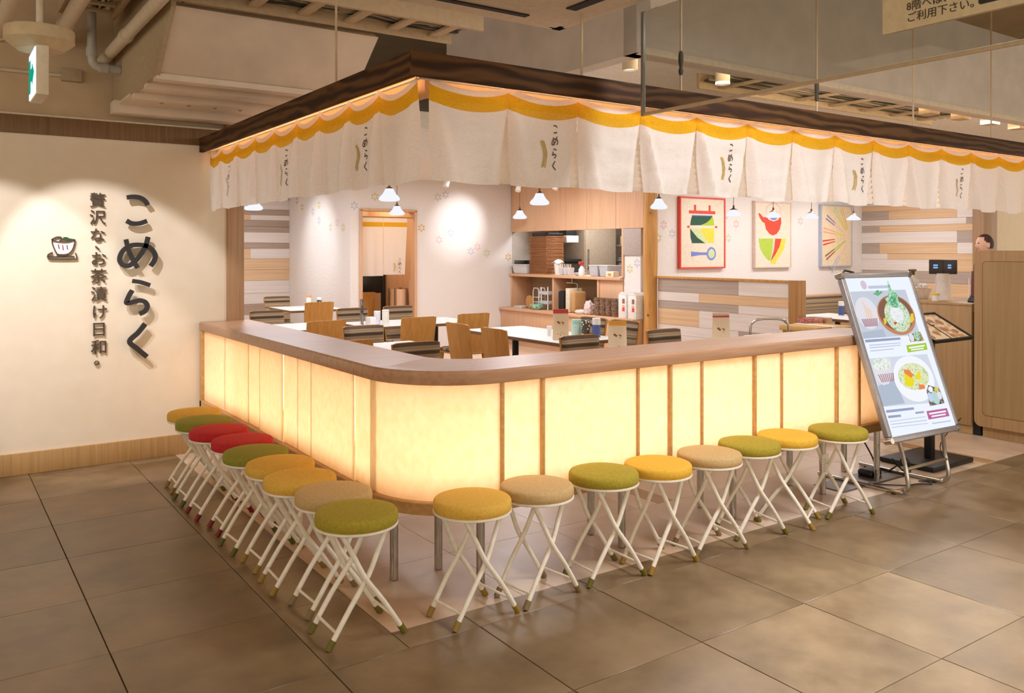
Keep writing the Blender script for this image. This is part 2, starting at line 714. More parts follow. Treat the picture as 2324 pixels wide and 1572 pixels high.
def wallM(y):
    """local (x, z, out) on a wall that faces -Y at y"""
    return Matrix(((1, 0, 0, 0), (0, 0, -1, y), (0, 1, 0, 0), (0, 0, 0, 1)))


def wallMX(x):
    """local (-y, z, out) on a wall that faces -X at x"""
    return Matrix(((0, 0, -1, x), (-1, 0, 0, 0), (0, 1, 0, 0), (0, 0, 0, 1)))


def text_obj(s, size, extrude, name, m, M=None, parent=None, align='CENTER'):
    cu = bpy.data.curves.new('text', 'FONT')
    cu.body = s
    cu.size = size
    cu.extrude = extrude
    cu.align_x = align
    cu.align_y = 'CENTER'
    cu.resolution_u = 3
    t = bpy.data.objects.new('text', cu)
    COL.objects.link(t)
    dg = bpy.context.evaluated_depsgraph_get()
    me = bpy.data.meshes.new_from_object(t.evaluated_get(dg))
    bpy.data.objects.remove(t)
    bpy.data.curves.remove(cu)
    if M is not None:
        me.transform(M)
    me.materials.clear()
    me.materials.append(m)
    me.name = name
    o = bpy.data.objects.new(name, me)
    COL.objects.link(o)
    if parent is not None:
        o.parent = parent
        if parent.type == 'EMPTY':
            o.location = -parent.location
    return o



# ------------------------------------------------------------------ the setting: floor
TS = 0.595
TY = 0.563


def floor_tile_mesh(w, d, h=0.012):
    mb = MB()
    mb.box((0.0025, 0.0025, -h), (w - 0.0025, d - 0.0025, 0), 0.002, 1)
    return mb


floor = struct(MB().box((-6, -4, -0.10), (16, 16, -0.008)).build('floor', M_grout))
proto_tile = None
X0, Y0 = 0.53 - 4 * TS, 4.953 - 8 * TY      # joints measured on the left of the hall
MX, MY = 1.42, 2.845                        # edge of the dining room floor
rows_y = []
for i in range(-1, 18):
    for j in range(-1, 14):
        x0, y0 = X0 + i * TS, Y0 + j * TY
        x1, y1 = x0 + TS, y0 + TY
        if y0 > 6.3 or x0 > 8.6:
            continue
        # skip what lies fully on the dining floor
        if x0 >= MX - 0.01 and y0 >= MY - 0.01:
            continue
        mb = MB()
        if x1 > MX + 0.01 and y1 > MY + 0.01:
            # tile cut around the corner of the dining floor
            parts = []
            if x0 < MX - 0.01:
                parts.append((x0, y0, min(x1, MX), y1))
            if y0 < MY - 0.01:
                parts.append((max(x0, MX) if x0 < MX else x0, y0, x1, min(y1, MY)))
            for (a, b, c, d) in parts:
                MB.box(mb, (a + .0014, b + .0014, -0.012), (c - .0014, d - .0014, 0), 0.0015, 1)
        else:
            mb.box((x0 + .0018, y0 + .0010, -0.012), (x1 - .0018, min(y1, 6.2) - .0010, 0), 0.0015, 1)
        mb.build('tile', M_tile, floor)
# outer floor beyond the tiles
MB().box((-6, -4, -0.012), (X0 - TS, 6.2, -0.001)).build('floor_margin', M_tile, floor)
MB().box((X0 - TS, -4, -0.012), (16, Y0 - TY, -0.001)).build('floor_margin', M_tile, floor)
MB().box((X0 + 16 * TS, Y0 - TY, -0.012), (16, MY, -0.001)).build('floor_margin', M_tile, floor)
# dining room floor: pale square tiles with two darker strips
for i in range(0, 13):
    for j in range(0, 7):
        x0, y0 = MX + i * 0.6, MY + j * 0.6
        mb = MB()
        mb.box((x0 + .0008, y0 + .0008, -0.012), (x0 + .5992, y0 + .5992, 0.001), 0.0008, 1)
        mb.build('dining_tile', M_tile_in, floor)
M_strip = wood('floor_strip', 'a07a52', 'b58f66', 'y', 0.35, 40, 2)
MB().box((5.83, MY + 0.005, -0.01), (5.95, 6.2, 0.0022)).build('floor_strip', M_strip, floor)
MB().box((3.38, 3.45, -0.01), (3.50, 6.2, 0.0022)).build('floor_strip', M_strip, floor)  # this strip's brown stands in for furniture shadows on the floor
MB().box((MX, MY + 7 * 0.6, -0.012), (16, 16, 0.0008)).build('dining_floor', M_tile_in, floor)
MB().box((MX + 13 * 0.6, MY, -0.012), (16, MY + 7 * 0.6, 0.0008)).build('dining_floor', M_tile_in, floor)

# ------------------------------------------------------------------ walls
wl = struct(MB().box((-5, 6.2, 0), (1.79, 6.34, 2.172)).build('wall_left', M_signwall))
wu = struct(MB().box((-5, 6.27, 2.172), (1.79, 6.40, 3.6)).build('wall_upper', M_upper))
struct(MB().box((-5, 6.185, 2.170), (1.79, 6.30, 2.287), 0.004).build('trim_1', M_band))
MB().box((-5, 6.19, 2.287), (1.79, 6.30, 2.30), 0.002).build('ledge', M_panelwhite, wu)
struct(MB().box((-5, 6.182, 0), (1.60, 6.21, 0.139), 0.003).build('baseboard_left', M_base))
struct(MB().box((1.775, 6.165, 0), (1.893, 6.36, 2.6), 0.003).build('trim_2', M_post))
struct(MB().box((1.79, 6.36, 0), (1.90, 13.3, 2.6)).build('wall_side', M_wallwhite))
# alcove back wall of horizontal planks
wa = struct(MB().box((1.9, 13.32, 0), (4.9, 13.42, 2.6)).build('wall_alcove', M_taupe))
PLK = [(2.55, 2.25, 'T'), (2.25, 2.085, 'P'), (2.085, 1.995, 'T'), (1.995, 1.912, 'P'), (1.912, 1.812, 'T'), (1.812, 1.722, 'T'), (1.722, 1.555, 'P'),
       (1.555, 1.465, 'T'), (1.465, 1.302, 'P'), (1.302, 1.13, 'O'), (1.13, 0.955, 'O'), (0.955, 0.76, 'P'), (0.76, 0.59, 'P'), (0.59, 0.42, 'T'), (0.42, 0.2, 'P'), (0.2, 0, 'O')]
for k, (z1, z0, c) in enumerate(PLK):
    m = {'T': M_taupe, 'P': M_pale, 'O': M_tanpl}[c]
    split = 4.18 if (k in (3, 8)) else None
    segs = [(1.9, 4.81)] if not split else [(1.9, split), (split, 4.81)]
    for q, (a, b) in enumerate(segs):
        mm = M_tanpl if (split and q == 0) else m
        MB().box((a + .001, 13.30 - 0.004 * (k % 2), z0 + .0012), (b - .001, 13.325, z1 - .0012), 0.001, 1).build('plank', mm, wa)
# white embossed block with the doorway (faces -X and -Y)
wb = struct(MB().box((4.81, 10.9, 0), (4.955, 13.4, 2.6)).build('wall_back', M_wallwhite))
MB().box((5.83, 10.9, 0), (7.53, 11.05, 2.6)).build('wall_panel', M_wallwhite, wb)
MB().box((4.955, 10.9, 2.0), (5.83, 11.05, 2.6)).build('wall_panel', M_wallwhite, wb)
MB().box((4.955, 12.5, 0), (7.53, 12.6, 2.6)).build('wall_panel', plain('corridor_beige', 'd6bfa0', 0.8), wb)
MB().box((5.83, 11.05, 0), (5.93, 12.5, 2.6)).build('wall_panel', M_oak, wb)
# wall that carries the pictures, and the right hand plank wall
wp = struct(MB().box((7.60, 7.85, 0), (12.25, 7.99, 2.6)).build('wall_pictures', M_wallwhite))
wr = struct(MB().box((12.17, 6.10, 0), (12.3, 7.9, 2.6)).build('wall_right', M_pale_y))
RPL = [(2.6, 2.33, [(7.85, 6.1, 'P')]), (2.33, 2.12, [(7.85, 7.0, 'P'), (7.0, 6.1, 'O')]), (2.12, 2.04, [(7.85, 6.9, 'O'), (6.9, 6.1, 'P')]),
       (2.04, 1.905, [(7.85, 7.40, 'T'), (7.40, 6.35, 'O'), (6.35, 6.1, 'P')]),
       (1.905, 1.815, [(7.85, 6.22, 'P'), (6.22, 6.1, 'T')]), (1.815, 1.715, [(7.85, 7.55, 'T'), (7.55, 6.1, 'O')]), (1.715, 1.545, [(7.85, 6.35, 'P'), (6.35, 6.1, 'T')]),
       (1.545, 1.385, [(7.85, 7.55, 'T'), (7.55, 6.35, 'O'), (6.35, 6.1, 'P')]), (1.385, 1.295, [(7.85, 7.42, 'P'), (7.42, 6.1, 'O')]),
       (1.295, 1.125, [(7.85, 6.56, 'P'), (6.56, 6.1, 'O')]), (1.125, 0.95, [(7.85, 6.1, 'T')]), (0.95, 0.75, [(7.85, 6.8, 'P'), (6.8, 6.1, 'O')]), (0.75, 0.5, [(7.85, 6.1, 'P')]), (0.5, 0.25, [(7.85, 6.1, 'T')]), (0.25, 0, [(7.85, 6.1, 'P')])]
for k, (z1, z0, segs) in enumerate(RPL):
    for (a, b, c) in segs:
        m = {'T': M_taupe_y, 'P': M_pale_y, 'O': M_tan_y}[c]
        MB().box((12.148 - 0.004 * (k % 2), b + .001, z0 + .001), (12.175, a - .001, z1 - .001), 0.001, 1).build('plank', m, wr)
struct(MB().box((12.12, 5.95, 0), (12.47, 6.12, 2.6), 0.004).build('trim_3', M_post))
struct(MB().box((12.47, 6.02, 0), (15.5, 6.15, 3.5)).build('wall_far', M_signwall))

# flower motifs on the wallpaper
FL_C = {'y': plain('motif_yellow', 'd8cf9a', .8), 'p': plain('motif_pink', 'e9c8c8', .8), 'b': plain('motif_blue', 'c9cfdf', .8), 'o': plain('motif_ochre', 'e3bd7c', .8), 'g': plain('motif_green', 'd3d9bb', .8), 'w': plain('motif_grey', 'd3cdc8', .8)}


def flower(M, x, z, r, c, parent):
    mb = MB()
    n = 6
    for k in range(n):
        a = 2 * pi * k / n + pi / 6
        ca, sa = cos(a), sin(a)
        poly = []
        for (u, v) in ((0.28, 0), (0.55, 0.22), (0.92, 0.20), (1.0, 0), (0.92, -0.20), (0.55, -0.22)):
            poly.append((x + r * (u * ca - v * sa), z + r * (u * sa + v * ca)))
        inner = [(x + r * (u * ca - v * sa), z + r * (u * sa + v * ca)) for (u, v) in ((0.28, 0), (0.55, 0.22), (0.92, 0.20), (1.0, 0), (0.92, -0.20), (0.55, -0.22))]
        mb.prism(inner, 0.0, 0.0022, M)
    mb.build('flower_motif', FL_C[c], parent)


for (x, z, c) in [(5.181, 2.189, 'y'), (5.925, 1.76, 'o'), (6.22, 1.589, 'p'), (6.423, 1.696, 'b'), (6.771, 1.42, 'b'), (6.889, 1.487, 'p'), (7.057, 1.393, 'g'), (7.46, 1.33, 'o'), (4.87, 2.053, 'b'), (6.2, 2.22, 'w'), (6.33, 2.26, 'w')]:
    flower(wallM(10.9), x, z, 0.06, c, wb)
for (y, z, c) in [(12.953, 2.222, 'o'), (12.723, 2.108, 'o'), (12.282, 2.022, 'b'), (12.036, 2.111, 'y'), (12.036, 1.881, 'b'), (11.599, 1.765, 'g'), (11.358, 1.829, 'p'), (11.14, 1.755, 'y')]:
    flower(wallMX(4.81), -y, z, 0.06, c, wb)
for (x, z, c) in [(7.80, 1.76, 'p'), (7.70, 1.59, 'y'), (7.95, 1.649, 'b'), (9.187, 1.797, 'p'), (9.03, 1.60, 'g'), (10.60, 1.867, 'w'), (8.96, 1.9, 'b')]:
    flower(wallM(7.85), x, z, 0.06, c, wp)

# ------------------------------------------------------------------ ceilings
slab = struct(MB().box((-6, -4, 3.45), (16, 16, 3.6)).build('ceiling', M_slab))
struct(MB().box((1.79, 6.3, 2.46), (12.3, 13.4, 2.60)).build('ceiling_dining', M_ceil))
# soffit (downstand) over the shop front, right of the duct
so = struct(MB().box((3.64, 3.90, 2.66), (3.76, 6.25, 3.45)).build('wall_soffit', M_soffit))
MB().box((3.64, 3.90, 2.66), (16, 4.02, 3.45)).build('wall_panel', M_soffit, so)
MB().box((3.66, 3.88, 2.655), (16, 3.93, 2.70), 0.004).build('soffit_trim', M_panelwhite, so)
ci = struct(MB().box((3.76, 4.02, 2.95), (16, 6.3, 3.05)).build('ceiling_inner', M_ceil))
MB().box((3.76, 6.2, 2.46), (16, 6.3, 3.0)).build('ceiling_step', M_ceil, ci)
# white hall ceiling panel with slots
cp = struct(MB().box((-5.5, -3.5, 2.50), (2.49, 3.25, 2.56), 0.004).build('ceiling_hall', M_panelwhite))
# ceiling panel is only near the camera on the right: cut back on the left by the open ceiling
bpy.data.objects.remove(cp)
cp = struct(MB().box((1.35, -3.5, 2.50), (2.50, 3.25, 2.57), 0.003).build('ceiling_hall', M_panelwhite))
MB().box((2.50, -3.5, 2.515), (2.56, 3.31, 2.57), 0.003).build('ceiling_step', M_panelwhite, cp)
MB().box((1.35, 3.25, 2.515), (2.56, 3.31, 2.57), 0.003).build('ceiling_step', M_panelwhite, cp)
MB().box((2.56, -3.5, 2.53), (2.62, 3.37, 2.58), 0.003).build('ceiling_step', M_panelwhite, cp)
MB().box((1.35, 3.31, 2.53), (2.62, 3.37, 2.58), 0.003).build('ceiling_step', M_panelwhite, cp)
MB().box((1.40, 3.13, 2.494), (2.26, 3.165, 2.503)).build('air_slot', M_dark, cp)
MB().box((2.33, -1.0, 2.494), (2.385, 2.95, 2.503)).build('air_slot', M_dark, cp)

# ------------------------------------------------------------------ services under the slab
# large slanted duct casing over the shop corner
dc = thing('duct_casing', 'large cream duct casing with ribbed underside above the sign wall', 'duct', (1.7, 5.4, 2.42))
mb = MB()
prof = [(4.97, 2.42), (4.62, 2.70), (4.70, 2.74), (6.26, 2.74), (6.26, 2.40), (5.0, 2.40)]
Mx = Matrix(((0, 0, 1, 0), (1, 0, 0, 0), (0, 1, 0, 0), (0, 0, 0, 1)))
mb.prism(prof, 1.06, 2.22, Mx)
mb.build('casing', M_duct, dc, True)
MB().prism([(4.60, 2.69), (4.97, 2.395), (6.26, 2.39), (6.26, 3.44), (4.60, 3.44)], 1.035, 1.06, Mx).build('end_plate', M_ducttan, dc, True)
for (y0, y1, z0) in [(4.97, 5.05, 2.375), (5.22, 5.30, 2.368), (5.58, 5.66, 2.362), (6.02, 6.17, 2.33)]:
    MB().box((1.00 if y0 > 5.9 else 1.04, y0, z0), (2.24, y1, 2.41), 0.004).build('rib', M_duct, dc, True)
MB().box((1.03, 5.66, 2.385), (2.24, 6.02, 2.40)).build('underside', M_duct, dc, True)
for k in range(6):
    MB().lathe([(0, 0), (.012, 0.002), (.012, .01), (0, .012)], (1.25 + k * .17, 5.82, 2.376), 8).build('bolt', M_ducttan, dc, True)
for x in (1.13, 1.5, 1.9):
    MB().cyl((x, 4.75, 2.74), (x, 4.75, 3.45), .008).build('hanger_rod', M_pipe, dc, True)


def cable_tray(name, label, x0, x1, y0, y1, z, along, nrung, ncable, seed, group='ladder cable trays'):
    rnd = random.Random(seed)
    t = thing(name, label, 'cable tray', ((x0 + x1) / 2, (y0 + y1) / 2, z), 0, group)
    if along == 'x':
        MB().box((x0, y0, z - .02), (x1, y0 + .03, z + .11), .003).build('side_rail', M_tray, t, True)
        MB().box((x0, y1 - .03, z - .02), (x1, y1, z + .11), .003).build('side_rail', M_tray, t, True)
        for k in range(nrung):
            x = x0 + (k + .5) * (x1 - x0) / nrung
            MB().box((x - .03, y0 + .03, z), (x + .03, y1 - .03, z + .018), .003).build('rung', M_tray, t, True)
        L = x1 - x0
    else:
        MB().box((x0, y0, z - .02), (x0 + .03, y1, z + .11), .003).build('side_rail', M_tray, t, True)
        MB().box((x1 - .03, y0, z - .02), (x1, y1, z + .11), .003).build('side_rail', M_tray, t, True)
        for k in range(nrung):
            y = y0 + (k + .5) * (y1 - y0) / nrung
            MB().box((x0 + .03, y - .02, z), (x1 - .03, y + .02, z + .018), .003).build('rung', M_tray, t, True)
        L = y1 - y0
    for k in range(ncable):
        f = .05 + .9 * (k + .5) / ncable
        pts = []
        for q in range(9):
            s = q / 8
            w = (f + rnd.uniform(-.05, .05))
            zz = z + .03 + rnd.uniform(0, .025)
            if along == 'x':
                pts.append((x0 + L * s, y0 + .04 + (y1 - y0 - .08) * min(max(w, .03), .97), zz))
            else:
                pts.append((x0 + .04 + (x1 - x0 - .08) * min(max(w, .03), .97), y0 + L * s, zz))
        MB().tube(catmull(pts, 3), rnd.choice([.006, .008, .011]), 6).build('cable', M_cable if rnd.random() < .6 else M_cabledark, t, True)
    for f in (.15, .5, .85):
        for g in (0, 1):
            p = (x0 + L * f, (y0 + .015) if g == 0 else (y1 - .015)) if along == 'x' else ((x0 + .015) if g == 0 else (x1 - .015), y0 + L * f)
            MB().cyl((p[0], p[1], z + .1), (p[0], p[1], 3.45), .006, n=8).build('hanger_rod', M_tray, t, True)
    return t


cable_tray('cable_tray', 'long ladder cable tray full of cables above the duct casing', 1.03, 2.70, 4.20, 4.60, 2.74, 'x', 6, 22, 3)
cable_tray('cable_tray', 'short ladder cable tray running to the back, left of the duct end', 0.66, 0.98, 4.7, 5.88, 2.91, 'y', 7, 9, 5)
cable_tray('cable_tray', 'far ladder cable tray over the dining room behind the dark beam', 5.3, 8.9, 4.35, 4.95, 2.80, 'x', 7, 34, 9)
t = thing('junction_box_row', 'row of pale junction boxes hung at the far right above the beam', 'junction box', (8.5, 4.6, 2.7))
for k in range(4):
    MB().box((7.4 + k * .55, 4.10, 2.66), (7.55 + k * .55, 4.22, 2.80), .006).build('box', M_tray, t, True)
    MB().tube([(7.47 + k * .55, 4.16, 2.8), (7.47 + k * .55, 4.16, 2.93)], .008, 6).build('conduit', M_cable, t, True)


def pipe(label, pts, r, m, group='painted pipes under the slab'):
    t = thing('pipe', label, 'pipe', pts[0], 0, group)
    MB().tube(pts, r, 14).build('pipe_run', m, t, True)
    return t


p = pipe('thickest sloping cream pipe, in front of the small cable tray', [(0.97, 3.2, 2.70), (0.97, 6.26, 2.70)], .036, M_pipe)
MB().cyl((0.97, 5.4, 2.70), (0.97, 5.47, 2.70), .043).build('coupling', M_pipe, p, True)
p = pipe('cream pipe passing just behind the round exit sign mount', [(0.69, 3.2, 2.80), (0.69, 6.26, 2.80)], .042, M_pipe)
MB().cyl((0.69, 5.75, 2.80), (0.69, 5.82, 2.80), .05).build('coupling', M_pipe, p, True)
p = pipe('leftmost cream pipe at the top left corner', [(0.375, 3.2, 2.80), (0.375, 6.26, 2.80)], .042, M_pipe)
MB().cyl((0.375, 6.2, 2.80), (0.375, 6.27, 2.80), .055).build('flange', M_pipe, p, True)
bend = [(0.86, 5.96, 3.45), (0.86, 5.96, 2.66), (0.865, 5.965, 2.63), (0.885, 5.97, 2.607), (0.915, 5.975, 2.60), (1.03, 5.985, 2.60)]
p = pipe('pale grey drop pipe that elbows right towards the duct', bend, .027, M_pipe2)
MB().cyl((0.86, 5.96, 2.66), (0.86, 5.96, 2.72), .034).build('coupling', M_pipe2, p, True)
MB().cyl((0.905, 5.975, 2.60), (0.955, 5.98, 2.60), .034).build('coupling', M_pipe2, p, True)
t = thing('conduit', 'thin cream conduit fixed along the upper tan wall', 'pipe', (0.3, 6.25, 2.56))
MB().cyl((-0.8, 6.255, 2.575), (0.84, 6.255, 2.575), .012).build('tube', M_pipe, t, True)
MB().box((0.72, 6.22, 2.54), (0.84, 6.27, 2.62), .004).build('bracket', M_ducttan, t, True)

# exit sign on a round mount
M_exit = emit('exit_white', 'e6f6ff', 1.25)
M_exitg = emit('exit_green', '18a98b', 0.9)
t = thing('exit_sign', 'lit green and white exit sign hanging from a round cream mount', 'exit sign', (0.45, 4.72, 2.40))
MB().lathe([(0, .105), (.152, .105), (.155, .095), (.155, .045), (.10, 0), (0, 0)], (0.45, 4.72, 2.40), 32).build('mount', plain('mount_cream', 'c9b28c', .6), t, True)
MB().cyl((0.45, 4.72, 2.50), (0.45, 4.72, 3.45), .016).build('stem', M_pipe, t, True)
MB().box((0.422, 4.57, 2.165), (0.475, 4.87, 2.40), .004).build('housing', M_panelwhite, t, True)
f = MB().box((0.417, 4.578, 2.172), (0.4215, 4.862, 2.392)).build('lit_face', M_exit, t, True)
Mf = wallMX(0.417)
mb = MB()
mb.prism([(-4.76, 2.25), (-4.70, 2.25), (-4.70, 2.23), (-4.62, 2.28), (-4.70, 2.33), (-4.70, 2.31), (-4.76, 2.31)], 0, .002, Mf)
mb.prism([(-4.84, 2.20), (-4.78, 2.20), (-4.78, 2.36), (-4.84, 2.36)], 0, .002, Mf)
mb.build('pictogram', M_exitg, f)

# smoke screen of glass in front of the beam, with the hanging notice behind it
t = thing('smoke_screen', 'hanging glass smoke screen with a metal end post and bottom rail', 'glass screen', (2.66, 1.5, 2.04))
MB().box((2.653, -1.5, 2.045), (2.659, 2.80, 2.50)).build('glass_pane', glass_mat('smoke_glass', 'e4e3df', .1), t, True)
MB().box((2.648, 2.795, 2.03), (2.664, 2.811, 2.50), .002).build('end_post', plain('post_metal', '8d8a80', .4, .6), t, True)
MB().box((2.650, -1.5, 2.030), (2.662, 2.80, 2.044), .002).build('bottom_rail', plain('rail_tan', 'c2ac8a', .5), t, True)
t = thing('hanging_notice', 'cream hanging notice with brown writing at the top right corner', 'sign', (2.64, 1.0, 2.15))
MB().box((2.622, 0.2, 2.142), (2.640, 1.62, 2.46), .002).build('board', plain('notice_cream', 'e3d0a8', .6), t, True)
Mn = wallMX(2.621)
text_obj('8階へは、右手階段を', .034, .0008, 'lettering', M_brownink, Mn @ Matrix.Translation((-1.535, 2.213, 0)), t, 'LEFT')
text_obj('ご利用下さい。', .034, .0008, 'lettering', M_brownink, Mn @ Matrix.Translation((-1.535, 2.176, 0)), t, 'LEFT')
ic = MB().prism([(-1.305, 2.172), (-1.30, 2.167), (-1.245, 2.167), (-1.24, 2.172), (-1.24, 2.27), (-1.305, 2.27)], 0, .001, Mn).build('pictogram', M_ink, t, True)
mb = MB()
mb.prism([(-1.295, 2.182), (-1.275, 2.182), (-1.275, 2.196), (-1.279, 2.196), (-1.279, 2.186), (-1.295, 2.186)], .001, .0014, Mn)
mb.prism([(-1.285, 2.205), (-1.262, 2.205), (-1.262, 2.24), (-1.285, 2.24)], .001, .0014, Mn)
mb.build('figure', M_white, ic)
MB().prism([(-1.225, 2.167), (-1.185, 2.167), (-1.18, 2.172), (-1.18, 2.27), (-1.23, 2.27), (-1.23, 2.172)], 0, .001, Mn).build('pictogram', M_ink, t, True)

# surface downlights over the dining room front
M_lampface = emit('downlight_face', 'fff2df', 1.6)
for (x, y, lab) in [(4.09, 4.45, 'nearer pale cylinder downlight over the beam, left of the glass post'), (5.03, 4.43, 'farther pale cylinder downlight over the beam, behind the glass')]:
    t = thing('ceiling_downlight', lab, 'downlight', (x, y, 2.70), 0, 'cylinder downlights')
    MB().lathe([(0, .25), (.055, .25), (.055, 0.0), (.048, 0), (.045, .03), (0, .03)], (x, y, 2.70), 24).build('housing', M_panelwhite, t, True)
    MB().lathe([(0, .012), (.044, .012), (.044, .016), (0, .016)], (x, y, 2.70), 20).build('lamp_face', M_lampface, t, True)

M_bright = emit('downlight_bright', 'f6f8ff', 14)
for (x, y, lab) in [(6.83, 9.13, 'round ceiling downlight glowing through the curtain near the log post'), (9.11, 8.77, 'round ceiling downlight glowing through the curtain above the red framed print'), (11.43, 8.22, 'round ceiling downlight glowing through the curtain above the chopstick print')]:
    if y > 7.8 and x > 7.6:
        k_ = 7.35 / y
        x, y = x * k_, y * k_
    t = thing('ceiling_downlight', lab, 'downlight', (x, y, 2.44), 0, 'round downlights in the dining room')
    MB().lathe([(.05, .019), (.075, .019), (.078, .012), (.072, 0), (.05, .004)], (x, y, 2.44), 24).build('trim_ring', M_white, t, True)
    MB().lathe([(0, .010), (.05, .010), (.05, .016), (0, .016)], (x, y, 2.44), 20).build('lamp_face', M_bright, t, True)

# ------------------------------------------------------------------ hanging beam, curtain rail
BX, BY = 1.583, 2.983
t = thing('hanging_beam', 'dark wooden beam frame hung over the counter with cloth curtains below', 'beam', (BX, BY, 2.12))
MB().box((BX, BY, 2.12), (9.2, BY + .028, 2.220), .0015).build('beam_board', M_beam_x, t, True)
MB().box((BX, BY + .0284, 2.12), (BX + .028, 6.19, 2.220), .0015).build('beam_board', M_beam_y, t, True)
M_inner = plain('beam_inner', 'd9b48a', .7)
MB().box((BX + .12, BY + .12, 2.06), (9.2, BY + .135, 2.20)).build('inner_board', M_inner, t, True)
MB().box((BX + .12, BY + .135, 2.06), (BX + .135, 6.19, 2.20)).build('inner_board', M_inner, t, True)
MB().box((BX + .028, BY + .028, 2.20), (9.2, BY + .135, 2.21)).build('top_board', M_inner, t, True)
MB().box((BX + .028, BY + .135, 2.20), (BX + .135, 6.19, 2.21)).build('top_board', M_inner, t, True)
MB().cyl((BX + .07, BY + .072, 2.128), (9.2, BY + .072, 2.128), .006, n=8).build('curtain_rod', M_cream, t, True)
MB().cyl((BX + .072, BY + .07, 2.128), (BX + .072, 6.19, 2.128), .006, n=8).build('curtain_rod', M_cream, t, True)
for (x, y) in [(1.60, 3.79), (2.46, 3.0), (3.10, 3.0), (4.2, 3.0), (5.2, 3.0), (6.2, 3.0)]:
    MB().cyl((x, y, 2.22), (x, y, 3.45), .006, n=8).build('hanger_rod', M_tray, t, True)
MB().lathe([(.008, 0), (.013, .02), (.008, .04), (.013, .07), (.013, .10), (.008, .12)], (3.10, 3.0, 2.30), 10).build('turnbuckle', M_cabledark, t, True)
MB().lathe([(.008, 0), (.013, .02), (.008, .04), (.013, .07), (.013, .10), (.008, .12)], (4.2, 3.0, 2.28), 10).build('turnbuckle', M_cabledark, t, True)

# ---- strokes of the shop lettering (metres on the sign wall)
STROKES = {
    'ko': [([(1.102, 1.782), (1.146, 1.788), (1.189, 1.781), (1.219, 1.759), (1.233, 1.734)], .030), ([(1.100, 1.625), (1.134, 1.608), (1.181, 1.609), (1.228, 1.626)], .030)],
    'me': [([(1.096, 1.500), (1.111, 1.433), (1.134, 1.375), (1.169, 1.307)], .028), ([(1.236, 1.518), (1.217, 1.450), (1.173, 1.375), (1.119, 1.325), (1.076, 1.329), (1.057, 1.367), (1.076, 1.421), (1.127, 1.458), (1.189, 1.463), (1.244, 1.446), (1.280, 1.400), (1.276, 1.357), (1.252, 1.319)], .030)],
    'ra': [([(1.136, 1.220), (1.189, 1.210), (1.248, 1.188)], .028), ([(1.136, 1.157), (1.115, 1.120), (1.100, 1.073), (1.138, 1.077), (1.181, 1.087), (1.217, 1.074), (1.231, 1.044), (1.213, 1.011), (1.181, .996)], .030)],
    'ku': [([(1.217, .927), (1.173, .870), (1.119, .813), (1.166, .761), (1.228, .702)], .032)]}
CX, CZ = 1.168, 1.245       # centre of the column of letters


